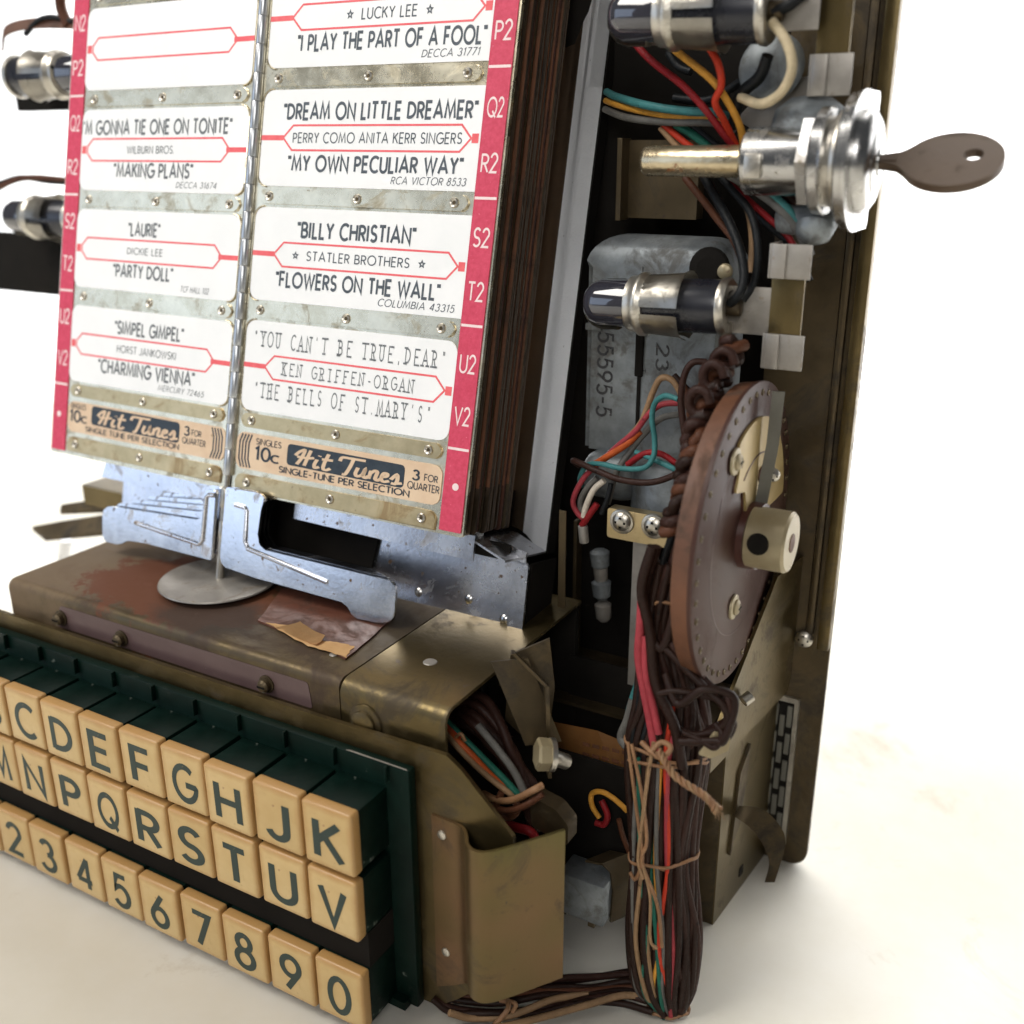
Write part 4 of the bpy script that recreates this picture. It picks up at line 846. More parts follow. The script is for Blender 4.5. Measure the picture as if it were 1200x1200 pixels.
bm = bmn(); lathe(bm, O + Xd * 8.27, Xd, [(0, .70), (.05, .70), (.10, .64), (.10, .1)], 48); lathe(bm, O + Xd * 8.36, Xd, [(0, .3), (.05, .3)], 24); obj('lock_core', bm, 'steel', lk, 40)
bm = bmn(); lathe(bm, (6.6, 9.9, 15.5), (0, 0, -1), [(-.3, .1), (-.25, .45), (0, .8), (.5, .9), (1.2, .9)], 32); box(bm, 6.0, 7.4, 9.5, 10.6, 12.7, 13.4, .25); lathe(bm, (7.05, 9.5, 12.9), (0, -.6, -.8), [(0, .45), (.2, .4), (.38, .15)], 24); obj('lock_casting', bm, 'zinc', lk, 50)
ky = thing('brass_key', (9.9, 9.3, 14.3), 'dark bronze key with an oval bow and one hole, turned in the lock', 'key')
d2 = V((0, math.cos(math.radians(33)), math.sin(math.radians(33)))); d3 = Xd.cross(d2)
outl = [(8.36, .16), (8.62, .17), (8.80, .22)] + [(9.90 + 1.02 * math.cos(math.radians(a)), .98 * math.sin(math.radians(a))) for a in range(158, -159, -9)] + [(8.80, -.22), (8.62, -.17), (8.36, -.16)]
bm = bmn(); prism(bm, outl[::-1], O + d3 * -.10, Xd, d2, d3, .20)
es = [e for e in bm.edges if all(abs(abs((v.co - O).dot(d3)) - .10) < 1e-4 for v in e.verts) and abs((e.verts[0].co - e.verts[1].co).dot(d3)) < 1e-4]
bmesh.ops.bevel(bm, geom=es, offset=.03, segments=2, affect='EDGES')
bow = obj('key_bow', bm, 'copper', ky, 30)
md = bow.modifiers.new('hole', 'BOOLEAN')
bm = bmn(); cyl(bm, O + Xd * 10.28 + d2 * .15 - d3 * .4, O + Xd * 10.28 + d2 * .15 + d3 * .4, .20, 20)
cut = obj('cutter', bm, 'copper'); md.object = cut; md.solver = 'EXACT'
dg = bpy.context.evaluated_depsgraph_get(); me2 = bpy.data.meshes.new_from_object(bow.evaluated_get(dg)); bow.modifiers.clear(); bow.data = me2; bpy.data.objects.remove(cut)
bm = bmn(); prism(bm, rrect(8.3, 8.75, -.10, .10, .02), O - d3 * .12, Xd, d2, d3, .24); obj('key_shank', bm, 'copper', ky, 30)

# ------------------------------------------------------------------ numbered can
cn = thing('motor_can', (3, 11, 6.4), 'mottled grey metal can stamped 055595-5 and 23 behind the lower bulb socket', 'motor housing')
bm = bmn()
g_ = box(bm, .75, 4.75, 10.3, 12.2, 6.5, 12.45)
top_e = [e for e in bm.edges if all(v.co.z > 12.4 for v in e.verts)]; bmesh.ops.bevel(bm, geom=top_e, offset=.85, segments=7, affect='EDGES', profile=.5)
ve = [e for e in bm.edges if abs(e.verts[0].co.z - e.verts[1].co.z) > 3]; bmesh.ops.bevel(bm, geom=ve, offset=.22, segments=3, affect='EDGES')
obj('can_body', bm, 'zinc', cn, 50)
bm = bmn(); box(bm, 2.37, 2.43, 10.27, 10.33, 6.6, 11.7, .01); box(bm, .8, 1.3, 10.22, 10.32, 9.9, 10.1, .04); box(bm, 3.3, 4.4, 10.2, 10.32, 10.9, 11.3, .05); obj('cast_rib', bm, 'zinc', cn, 40)
bm = bmn(); box(bm, 2.40, 2.5, 10.25, 10.32, 7.0, 9.0, .01); box(bm, 2.32, 2.56, 10.22, 10.30, 8.75, 10.0, .03); obj('can_slot', bm, 'black', cn)
bm = bmn(); text(bm, '055595-5', (1.19,10.3,10.26), (0, 0, -1), (1, 0, 0), (0, -1, 0), .44, width=2.75, weight=.15, lift=.01)
text(bm, '23', (2.93,10.3,9.66), (0, 0, -1), (1, 0, 0), (0, -1, 0), .34, width=.66, weight=.15, lift=.01); text(bm, 'T', (2.51,10.3,8.97), (0, 0, -1), (1, 0, 0), (0, -1, 0), .12, width=.1, weight=.15, lift=.01); obj('stamped_number', bm, 'blackpl', cn)
bm = bmn(); lathe(bm, (4.3, 10.2, 11.75), (0, -1, 0), [(0, .55), (.1, .5), (.15, .3)], 24); obj('can_hole', bm, 'black', cn)
bm = bmn(); lathe(bm, (4.82,9.9,11.74), (0, -1, 0), [(0, .2), (.1, .18), (.15, .1)], 16); obj('can_screw', bm, 'ivory', cn, 40)
bm = bmn(); box(bm, 1.0, 2.7, 9.6, 11.4, 5.2, 6.55, .45, seg=4); lathe(bm, (3.6, 10.5, 6.2), (0, 0, 1), [(-1.1, 1.25), (.0, 1.25), (.25, 1.05), (.35, .9)], 40); obj('motor_base', bm, 'zinc', cn, 50)

# ------------------------------------------------------------------ brass bar, post and inner parts
bb = thing('terminal_bar', (3, 8.6, 4.5), 'brass bar held by two screws beneath the loose coloured wires', 'terminal bar')
bm = bmn(); prism(bm, rrect(0, 1.75, 0, .85, .08), (2.38,8.6,4.59), (1, 0, 0), (0, 0, 1), (0, 1, 0), .35); obj('bar', bm, 'pagebrasslow', bb, 40)
bm = bmn(); lathe(bm, (2.82,8.6,5.12), (0, -1, 0), [(0, .36), (.06, .34), (.08, .28)], 24); screw(bm, (2.85,8.52,5.15), (0, -1, 0), .26, .16); s1 = obj('bar_screw', bm, ['nickel', 'black'], bb, 30)
copy_at(s1, bb, V(s1['_o']) + V((.92, 0, .03)))
bm = bmn(); box(bm, (3,9,4.3)[0], (3,9,4.3)[0] + .75, 9, 9.06, (3.34,9,-0)[2], (3.15,9,4.53)[2]); o = obj('grey_post', bm, 'clip'); tag(o, 'pale grey flat post hanging from the brass bar', 'metal post')
bm = bmn(); q = V((1.2,8,5.05)); box(bm, q.x, q.x + .22, 8, 8.05, q.z - 2.6, q.z + .3, .01); o = obj('relay_blade', bm, 'brassdk'); tag(o, 'thin brass blade in the dark gap beside the page case', 'metal blade')
bm = bmn(); q = V((0.68,10,3.51)); box(bm, q.x, q.x + .10, 10, 10.4, q.z - 4.0, q.z + .8, .01); o = obj('relay_blade', bm, 'black' if False else 'brassdk'); tag(o, 'dim upright blade deep inside beside the grey lugs', 'metal blade')
t = thing('terminal_lug', (1.34,10.4,1.27), 'row of dim grey lugs inside the dark cavity left of the pale post', 'terminal lugs'); 
for (px, r_) in (((1.35,10.4,3.09), .30), ((1.39,10.4,2.63), .22), ((1.43,10.4,2.13), .30), ((1.51,10.4,1.42), .26)):
    bm = bmn(); lathe(bm, V(px) + V((0, 0, .3)), (.1, 0, -1), [(0, r_ * .6), (.08, r_), (.5, r_ * .9), (.62, r_ * .5)], 14); obj('lug', bm, 'clip' if r_ < .28 else 'zinc', t, 40)
bm = bmn(); q = V((2.05,11.4,13.54)); prism(bm, rrect(0, 2.1, -1.0, 1.0, .03), V((1.33,11.4,13.86)), (1, 0, 0), (0, 0, 1), (0, 1, 0), .5); box(bm, V((1.33,11.4,13.86)).x - .02, V((1.33,11.4,13.86)).x + .12, 10.9, 11.5, V((1.33,11.4,13.86)).z - 1.05, V((1.33,11.4,13.86)).z + 1.05, .01)
o = obj('dark_relay_plate', bm, 'brassdk'); tag(o, 'dim square brass plate behind the lock bolt', 'metal plate')
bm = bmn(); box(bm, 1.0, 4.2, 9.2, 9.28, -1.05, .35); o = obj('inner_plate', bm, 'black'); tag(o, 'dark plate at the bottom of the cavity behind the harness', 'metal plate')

# ------------------------------------------------------------------ selector wheel
WC = V((6.404, 8.0, 5.618)); WR = 3.795
wh = thing('selector_disc', (6.3, 8, 1.8), 'large upright brown disc with a rust coloured rim and ring of small rivets', 'selector disc')
bm = bmn(); lathe(bm, WC - Xd * .56, Xd, [(0, WR - .25), (.04, WR - .08), (.44, WR - .02), (.44, WR - .4)], 96); obj('rim', bm, 'wheelrim', wh, 50)
bm = bmn(); lathe(bm, WC - Xd * .11, Xd, [(0, WR), (.09, WR), (.11, WR - .03), (.11, .2)], 96); obj('disc', bm, 'wheel', wh, 50)
bm = bmn()
for rr_ in (2.55,):
    n_ = 80; ra = [[bm.verts.new(WC + V((.012, math.cos(2 * PI * i / n_) * r, math.sin(2 * PI * i / n_) * r))) for i in range(n_)] for r in (rr_, rr_ + .03)]
    for i in range(n_): bm.faces.new((ra[0][i], ra[0][(i + 1) % n_], ra[1][(i + 1) % n_], ra[1][i]))
obj('scribed_ring', bm, 'wheelhub', wh)
rv = None
for i in range(44):
    a = 2 * PI * i / 44
    p = WC + V((0, math.cos(a) * (WR - .27), math.sin(a) * (WR - .27)))
    if rv is None:
        bm = bmn(); lathe(bm, p, Xd, [(0, .085), (.03, .08), (.04, .05), (.02, .03)], 10); rv = obj('contact_rivet', bm, 'brassdk', wh, 50, origin=p)
    else: copy_at(rv, wh, p)
bm = bmn(); pts = []
for a in range(12, 122, 8): pts.append((math.cos(math.radians(a)) * 3.0, math.sin(math.radians(a)) * 3.0))
pts += [(-1.0, 2.1), (-.95, 1.6), (-.45, 1.35), (-.3, .9), (.4, .7), (1.0, .25)]
pts = [(math.cos(math.radians(a)) * 2.95, math.sin(math.radians(a)) * 2.95) for a in range(5, 118, 7)] + [(-1.15, 1.9), (-1.35, 1.45), (-.6, 1.3), (-.35, .55), (.1, .25)]
pts = roundpoly(pts, .12, 2); prism(bm, pts, WC + Xd * .02, (0, 1, 0), (0, 0, 1), (1, 0, 0), .07)
oc = obj('cam_plate', bm, 'ochre', wh)
bm = bmn(); prism(bm, [(a * .985 - .06, b * .985) for a, b in pts], WC + Xd * .005, (0, 1, 0), (0, 0, 1), (1, 0, 0), .03); obj('cam_shim', bm, 'wheelhub', wh)
bm = bmn(); arcp = [WC + V((.095, math.cos(math.radians(a)) * 1.9 + .3, math.sin(math.radians(a)) * 1.9 + .1)) for a in range(30, 130, 8)]; tube(bm, arcp, .02, 6, 1, smooth=False); lathe(bm, WC + V((.09, .6, 1.4)), Xd, [(0, .2), (.03, .2)], 14); obj('cam_groove', bm, 'wheelhub', oc)
for k, p in enumerate([(6.45,6.51,7.89), (6.42,7.35,3.9)]):
    if k == 0: bm = bmn(); lathe(bm, p, Xd, [(0, .33), (.05, .32), (.07, .26)], 24); screw(bm, V(p) + Xd * .06, Xd, .2, .12); w0 = obj('disc_screw', bm, ['ivory', 'black'], wh, 35, origin=p)
    else: copy_at(w0, wh, p)
bm = bmn(); lathe(bm, WC, Xd, [(0, .85), (.4, .83), (.42, .5), (1.2, .3)], 40); obj('hub', bm, 'wheelhub', wh, 50)  # maroon boss modelled in place of a reflection on the disc face
bk = thing('axle_block', (7.3, 8, 5), 'ivory coloured round block on the axle in front of the brown wheel', 'axle block')
bc = V((7.09,7.8,5.67))
bm = bmn(); lathe(bm, bc - Xd * .5, Xd, [(0, .7), (.04, .76), (.95, .76), (1.02, .70), (1.02, .1)], 40); b0 = obj('block', bm, 'ivory', bk, 40)
bm = bmn(); lathe(bm, bc + Xd * .52, Xd, [(0, .24), (.02, .23), (.03, .1)], 20); obj('axle_end', bm, 'wheelrim', bk)
bm = bmn(); lathe(bm, bc + V((-.1, -.70, .1)), (0, -1, 0), [(0, .27), (.085, .26)], 24); obj('set_hole', bm, 'black', bk)
bm = bmn(); ribbon(bm, [(6.61,8.6,9.14), (6.6,8.5,7.85), (6.46,8.3,6.07)], (1, .25, 0), .30, .08); o = obj('brake_arm', bm, 'armgrey'); tag(o, 'slim grey arm rising from the ivory block along the wheel', 'metal arm')
bm = bmn(); screw(bm, (6.7,9,6.94), (.3, -1, 0), .17, .2); o = obj('small_screw', bm, ['nickel', 'black'], smooth=30); tag(o, 'small bright screw behind the slim grey arm', 'screw')

# ------------------------------------------------------------------ wires
def wire(parent, pts, r, mat, name='wire', seg=8, n=6): r *= .88; bm = bmn(); tube(bm, pts, r, seg, n); return obj(name, bm, mat, parent, 80)
# upper wires
uw = thing('wire_run', (3.5, 10, 12), 'red, orange, yellow, teal and black wires crossing behind the lock bolt', 'wires')
wire(uw, [(1.8,10.2,17.33),(2.53,10,16.71),(3.48,9.8,16.09),(4.12,9.8,15.5),(4.57,10,14.92),(4.88,10.3,14.53)], .105, 'w_red')
wire(uw, [(2.55,10.2,17.3),(3.26,10,16.83),(4.2,9.7,16.22),(4.62,9.8,15.72),(4.93,10,15.11),(4.97,10.3,14.49)], .105, 'w_yellow')
wire(uw, [(4.1,9.6,16.99),(4.49,9.4,16.5),(4.59,9.4,16.04),(4.43,9.5,15.68),(4.56,9.8,15.3),(4.77,10.2,14.73)], .10, 'w_vermilion')
wire(uw, [(0.5,11.9,16.1),(1.01,11.5,15.94),(2.24,10.7,15.68),(3.29,10.4,15.53),(4.2,10.2,15.47),(4.59,10.5,15.32)], .12, 'w_teal' )
wire(uw, [(0.48,11.9,15.88),(1.38,11.3,15.67),(2.68,10.8,15.45),(4.1,10.5,15.36),(4.5,10.8,15.21)], .10, 'w_yellow')
wire(uw, [(0.46,11.9,15.66),(1.39,11.3,15.42),(2.69,10.8,15.29),(4.05,10.5,15.25),(4.55,10.8,15.09)], .11, 'w_grey')
wire(uw, [(2.56,11,15.23),(3.14,10.9,14.83),(3.7,10.8,14.48),(4.67,10.6,13.72)], .10, 'w_vermilion')
wire(uw, [(2.89,11,15.23),(3.47,10.9,14.93),(4.22,10.8,14.42),(5.39,10.4,13.64)], .12, 'w_green')
wire(uw, [(2.47,11,15.15),(3,10.9,14.69),(3.55,10.8,14.32)], .09, 'w_tan')
wire(uw, [(3.31,11,15.22),(4.05,10.9,14.73),(5.01,10.8,14.12)], .10, 'w_black')
wire(uw, [(3.44,10.4,13.95),(3.98,10.2,13.47),(4.53,10,12.96),(5.07,9.8,12.44),(5.4,9.6,11.76),(5.45,9.3,11.18),(5.19,9.1,10.94)], .11, 'w_rust')
wire(uw, [(3.69,10.4,14.32),(4.33,10,13.63),(4.95,9.6,12.92),(5.4,9.2,12.3),(5.62,8.9,11.74),(5.59,8.7,11.36),(5.34,8.8,11.11)], .13, 'w_black')
wire(uw, [(4.03,10.4,14.33),(4.82,10,13.7),(5.46,9.6,13.17),(5.78,9.3,12.41),(5.79,9.2,11.62),(5.56,9.1,11.17)], .11, 'w_black')
wire(uw, [(4.22,10.5,14.22),(5.04,10.2,13.44),(5.78,10,12.92),(6.48,9.9,12.39),(6.92,9.9,11.61)], .13, 'w_black')
wire(uw, [(4.45,10.2,14.03),(5.09,10,13.58),(5.83,9.8,13.07),(6.39,9.8,12.6),(6.87,9.8,11.82)], .09, 'w_red')
wire(uw, [(4.74,10,14.04),(5.46,9.8,13.72),(6.18,9.6,13.29),(6.63,9.6,12.82),(6.98,9.6,12.24)], .14, 'w_grey')
wire(uw, [(4.88,10,14.14),(5.56,9.8,13.8),(6.23,9.6,13.39),(6.72,9.6,12.92)], .12, 'w_teal')
wire(uw, [(4.52,10.3,14.13),(5.18,10.1,13.34),(5.49,9.8,12.56),(5.57,9.6,11.77)], .11, 'w_tan')
wire(uw, [(4.99,10.2,14.13),(5.7,10,13.85),(6.52,9.8,13.39),(7.18,9.8,12.82)], .13, 'w_choc')
wire(uw, [(5.87,8.8,17.28),(6.29,8.6,16.82),(6.45,8.6,16.3),(6.2,8.8,15.83),(5.64,9.2,15.61),(4.95,9.8,15.79)], .13, 'w_cream')
wire(uw, [(5.83,8.9,17.48),(6.19,8.9,17.59),(6.51,9,17.85)], .15, 'w_black')
wire(uw, [(5.65,9.4,16.64),(5.43,9.6,16.21),(4.91,9.9,15.83),(4.66,10.2,15.12)], .16, 'w_black')
wire(uw, [(2.58,11.6,15.89),(3.58,11.4,15.8),(4.34,11.2,16.13),(4.78,11,16.4)], .13, 'w_black')
wire(uw, [(2.39,11.5,16.97),(2.73,11.4,16.63),(3.12,11.3,16.49)], .12, 'w_black')
bm = bmn(); lathe(bm, (5.36,10.8,16.46), (0, -1, .2), [(0, .75), (.1, .8), (.2, .7), (.25, .2)], 36); o = obj('round_cap', bm, 'zinc', smooth=40); tag(o, 'dim round metal cap behind the cream wire loop', 'metal cap')
bm = bmn(); prism(bm, roundpoly([(0, 0), (1.7, -.9), (2.2, -.6), (2.2, 1.0), (1.3, .9), (.4, .4)], .2), (4.47,11,15.33), (1, 0, 0), (0, 0, 1), (0, 1, 0), .1); o = obj('pale_tab', bm, 'clip'); tag(o, 'pale pinkish metal tab left of the lock nut', 'metal tab')

# loose wires over the can
lw = thing('loose_wires', (3, 9, 5), 'loose loops of teal, pink, red, orange and brown wire in front of the grey can', 'wires')
wire(lw, [(4.24,8.6,8.66),(3.85,8.7,8.69),(3.54,8.8,8.45),(3.47,8.8,8.03),(3.57,8.8,7.47),(3.6,8.7,7.04),(3.4,8.6,6.73),(2.79,8.6,6.61),(2.12,8.7,6.61),(1.59,8.9,6.45),(1.29,9.1,5.98),(1.26,9.3,5.67)], .085, 'w_teal')
wire(lw, [(4.18,9.1,8.46),(3.62,9.1,8.35),(3.25,9.1,8.05),(2.9,9.1,7.54),(2.42,9.1,7.08),(1.93,9.1,6.57),(1.45,9,6.03),(1.19,8.9,5.39),(1.31,8.9,5.03),(1.68,8.8,4.83)], .09, 'w_pink')
wire(lw, [(4.25,9.3,8.29),(3.84,9.3,8.92),(3.48,9.3,9),(3.26,9.3,8.59),(3.11,9.3,8.11),(2.89,9.3,7.61),(2.22,9.3,6.85),(1.76,9.2,6.4)], .10, 'w_tan')
wire(lw, [(4.44,9.2,8.06),(4.27,9.2,8.61),(4.08,9.3,8.9)], .10, 'w_rust')
wire(lw, [(2.99,9.2,7.53),(2.67,9.1,7.16),(2.15,9,6.75),(1.72,9,6.44)], .11, 'w_orange')
wire(lw, [(4.82,8.9,9.62),(4.5,8.8,9.59),(4.33,8.7,9.27),(4.31,8.6,8.63),(4.48,8.5,7.89),(4.61,8.5,7.23),(4.4,8.5,6.79),(3.69,8.5,6.4),(2.84,8.5,6.32),(2.04,8.6,6.43),(1.38,8.8,6.52),(1.12,9,6.48),(1.29,9.1,6.33)], .10, 'w_choc')
wire(lw, [(4.64,9.2,8.54),(4.2,9.3,8.78),(3.79,9.4,9.08)], .10, 'w_brown')
wire(lw, [(4.08,9.4,8.09),(3.5,9.4,7.9),(3.07,9.3,7.45),(2.71,9.2,6.9),(2.42,9,6.31),(2.24,8.9,5.44)], .10, 'w_grey')
wire(lw, [(2.74,9,6.6),(3.22,9,6.98),(3.7,9,7.04),(4.19,9,6.81)], .10, 'w_red')
wire(lw, [(2.93,9.1,6.96),(3.63,8.9,6.87),(4.27,8.8,6.71),(4.63,8.8,6.58)], .09, 'w_teal')
wire(lw, [(2.16,8.8,6.13),(1.84,8.8,5.78),(1.62,8.8,5.24),(1.57,8.8,4.96)], .10, 'w_white')
wire(lw, [(1.86,9,6.1),(1.56,9,5.75),(1.36,9,5.32),(1.45,9,4.93)], .10, 'w_grey')
wire(lw, [(1.93,8.9,5.39),(1.73,8.8,5.04),(1.52,8.8,4.7)], .11, 'w_red')
wire(lw, [(2.37,8.8,6.08),(2.32,8.7,5.64),(2.16,8.7,5.19)], .09, 'w_black')
wire(lw, [(4.27,9,7.52),(4.43,9,7.88),(4.6,9.1,8.33),(4.71,9.2,8.55)], .08, 'w_teal')
wire(lw, [(4.52,8.9,7.8),(4.55,8.9,8.14),(4.56,9,8.39)], .09, 'w_pink')
bm = bmn(); cyl(bm, (1.55,8.8,4.7), (1.61,8.8,4.2), .14, 12, .03); obj('wire_sleeve', bm, 'clip', lw, 40)

# twisted rust brown cable above and beside the wheel
bc_ = thing('braided_cable', (5.2, 7, 6), 'knotted rust brown cable running down the rim of the brown wheel', 'cable')
cp = spline([(5.74,8.2,10.33),(5.56,8,9.73),(5.47,7.6,9.28),(5.43,7.2,8.84),(5.39,6.9,8.49),(5.41,6.6,7.94),(5.39,6.4,7.37),(5.33,6.2,6.78),(5.15,6.1,6.03)], 14)
for k in range(3):
    pts = []
    for i, p in enumerate(cp):
        t_ = (cp[min(i + 1, len(cp) - 1)] - cp[max(i - 1, 0)]).normalized(); _, u, w = frame_of(t_); a = i * .30 + k * 2 * PI / 3 + .6 * math.sin(i * .35); rr_ = .20 + .05 * math.sin(i * .9 + k)
        pts.append(p + u * math.cos(a) * rr_ + w * math.sin(a) * rr_)
    wire(bc_, pts[::2], .165, ['w_choc', 'w_brown', 'w_rust'][k], 'strand', 9, 3)
for k, p in enumerate([(5.53,7.5,9.61),(5.4,7,9.08),(5.66,7.8,9.88)]):
    pts = [V(p) + V((math.cos(a) * .26, -.12, math.sin(a) * .30)) for a in [i * 2 * PI / 7 for i in range(7)]]
    wire(bc_, pts, .14, 'w_choc', 'knot', 8, 4)

# main harness
hn = thing('wire_harness', (6, 4.9, TZ), 'long laced harness of brown wires with orange, red and green ones, hanging to the table', 'wire harness')
cen = [V(p) for p in [(5.62,6.2,6.83),(5.32,6.1,5.3),(5.15,6,3.49),(5.49,5.8,1.79),(5.55,5.6,0.45),(5.72,5.3,-2.36),(5.94,5,-4.47),(6.1,4.85,-5.95),(6.29,4.8,-6.84)]]
hw = [.28, .38, .50, .85, 1.00, .80, .92, .80, .40]
LR = V((.869, .495, 0)); FB = V((-.495, .869, 0))
mats_l = ['w_brown', 'w_grey', 'w_tan', 'w_green', 'w_tan', 'w_brown', 'w_green', 'w_yellow', 'w_grey', 'w_vermilion', 'w_pink', 'w_brown', 'w_brown', 'w_choc', 'w_brown', 'w_choc', 'w_brown', 'w_choc', 'w_brown', 'w_choc']
nw = len(mats_l)
for k in range(nw):
    f = -1 + 2 * k / (nw - 1)
    for layer in range(3):
        pts = []
        mat = mats_l[k] if layer == 0 else random.choice(['w_brown', 'w_choc', 'w_black'])
        start = 4 if (layer == 0 and mat in ('w_tan', 'w_green', 'w_yellow', 'w_grey')) else (3 if mat in ('w_vermilion',) else random.choice([0, 1, 1, 2]))
        for i in range(start, len(cen)):
            ff = max(-1, min(1, f + random.uniform(-.17, .17)))
            dep = math.sqrt(max(0, 1 - ff * ff)) * hw[i] * .42
            pts.append(cen[i] + LR * ff * hw[i] + FB * ((-dep if layer == 0 else dep * (.2 if layer == 1 else -.62)) + random.uniform(-.06, .06)) + V((0, 0, random.uniform(-.05, .05) - (abs(ff) ** 2 * -.25 if i == len(cen) - 1 else 0))))
        wire(hn, pts, random.uniform(.065, .095) if mat not in ('w_choc', 'w_brown') else random.uniform(.095, .125), mat)
wire(hn, [(4.69,5.6,4.46),(4.72,5.5,3.71),(4.75,5.4,2.96),(4.98,5.3,2.13),(5.21,5.2,1.41),(5.42,5.1,0.69)], .13, 'w_pink')
wire(hn, [(4.86,5.5,3.52),(5,5.3,2.61),(5.28,5.2,1.79),(5.49,5.1,1.19)], .11, 'w_pink')
wire(hn, [(4.94,5.8,5.76),(4.72,5.7,4.65),(4.83,5.6,3.81),(5.29,5.5,3.28),(5.53,5.6,4.2),(5.6,5.8,5.46)], .14, 'w_brown')
wire(hn, [(4.25,6.4,1.14),(4.15,6.3,0.53),(4.04,6.2,0.03),(4.43,6,-0.12)], .14, 'w_grey')
wire(hn, [(4.29,6.6,1.55),(4.17,6.4,0.86),(4.11,6.3,0.26)], .12, 'w_teal')
wire(hn, [(4.87,5.7,5.78),(4.68,5.6,4.68),(4.98,5.5,3.66),(5.26,5.3,2.44),(5.83,5.2,1.48),(6.14,5.1,0.44)], .16, 'w_brown')
for k in range(5):
    wire(hn, [(5.4,5.5,3.31),(5.89,5.4,3.02),(6.59,5.3,2.57),(7.03,5.3,2.24),(7.02,5.3,1.78),(6.35,5.3,1.3),(5.69,5.3,1.38)] if k == 0 else [V(p) + V((random.uniform(-.2, .2), random.uniform(-.2, .2), random.uniform(-.25, .3))) for p in ([(5.2,5.7,3.4),(5.7,5.6,3.11),(6.41,5.5,2.54),(6.92,5.5,2.23),(7.11,5.5,1.87),(6.81,5.5,1.38),(5.96,5.5,0.93)] if k % 2 else [(5.37,5.4,2.42),(5.96,5.3,2.36),(6.7,5.3,2.49),(7.15,5.3,2.23),(7.11,5.3,1.67),(6.79,5.3,1.34),(6.05,5.2,1.4)])], random.uniform(.09, .12), 'w_choc' if k % 2 else 'w_brown')
wire(hn, [(6.09,5.1,1.42),(6.57,5.1,1.33),(6.91,5.1,1.25),(7.02,5.2,1.6),(6.81,5.3,1.76)], .09, 'w_brown')
bm = bmn(); prism(bm, roundpoly([(0, 0), (.35, .62), (.75, .62), (.72, .1), (.3, -.12)], .05), (6.54,5,1), (.87, .49, 0), (0, 0, 1), (-.49, .87, 0), .05); obj('pale_tag', bm, 'ivory', hn)
# waxed lacing twine
tw = thing('lacing_twine', cen[4], 'waxed tan twine knotted round the hanging harness with one frayed end', 'twine')
def loop(ci, fr, wd, tilt, parent=tw, r=.052):
    c = cen[ci].lerp(cen[min(ci + 1, len(cen) - 1)], fr); h = hw[ci] * (1 - fr) + hw[min(ci + 1, len(cen) - 1)] * fr + wd
    pts = [c + LR * math.cos(a) * h * (1 + .03 * math.sin(3 * a)) + FB * math.sin(a) * h * .52 + V((0, 0, tilt * math.cos(a) + .04 * math.sin(5 * a))) for a in [i * 2 * PI / 16 for i in range(17)]]
    wire(parent, pts, r, 'wax', 'twine_loop', 8, 4)
loop(4, -.02, .05, -.25); loop(4, .03, .03, .05); loop(5, .02, .08, .10); loop(5, .10, -.25, .0); loop(6, .22, -.30, -.02, r=.055); loop(7, .9, .1, .0); loop(1, .5, .0, .1)
kn_ = [(5.29,4.5,1.22),(5.66,4.3,1.16),(5.94,4.3,1.16),(6.06,4.4,1.37),(5.82,4.4,1.44),(5.67,4.2,1.27)]
wire(tw, kn_, .075, 'wax', 'knot')
fr = spline([(5.81,4.3,1.26),(6.06,4.1,1.15),(6.36,3.9,1.01),(6.73,3.8,0.92),(7.1,3.7,0.88),(7.33,3.7,0.73),(7.5,3.7,0.56)], 8)
for k in range(3):
    pts = []
    for i, p in enumerate(fr):
        t_ = (fr[min(i + 1, len(fr) - 1)] - fr[max(i - 1, 0)]).normalized(); _, u, w = frame_of(t_); a = i * .62 + k * 2 * PI / 3; q_ = .055 + (.05 * max(0, i - 42) / 6)
        pts.append(p + u * math.cos(a) * q_ + w * math.sin(a) * q_)
    wire(tw, pts, .050, ['wax', 'w_tan', 'wax'][k], 'frayed_end', 7, 2)
for k in range(7): wire(tw, [fr[-2], fr[-1] + V((random.uniform(-.1, .2), random.uniform(-.1, .1), random.uniform(-.25, .02)))], .012, 'w_tan', 'fibre', 5, 2)
wire(tw, [(4.77,4.9,0.84),(5.04,4.7,-0.18),(5.26,4.6,-1.17),(5.45,4.5,-2.05),(5.3,4.5,-2.76),(5.13,4.5,-2.62)], .055, 'wax', 'diagonal_twine')
wire(tw, [(5.55,4.6,1.25),(5.47,4.5,0.08),(5.39,4.5,-1.18),(5.34,4.5,-2.17),(5.54,4.4,-2.59)], .055, 'w_tan', 'diagonal_twine')
wire(tw, [(4.91,4.8,0.89),(5.31,4.6,-0.28),(5.54,4.5,-1.5),(5.44,4.5,-2.18),(5.94,4.4,-3.21),(6.17,4.3,-4.36)], .055, 'wax', 'diagonal_twine')
wire(tw, [(5.44,4.5,-2.18),(5.74,4.4,-3.03),(5.84,4.3,-4.24),(6.04,4.3,-4.47)], .05, 'w_tan', 'diagonal_twine')
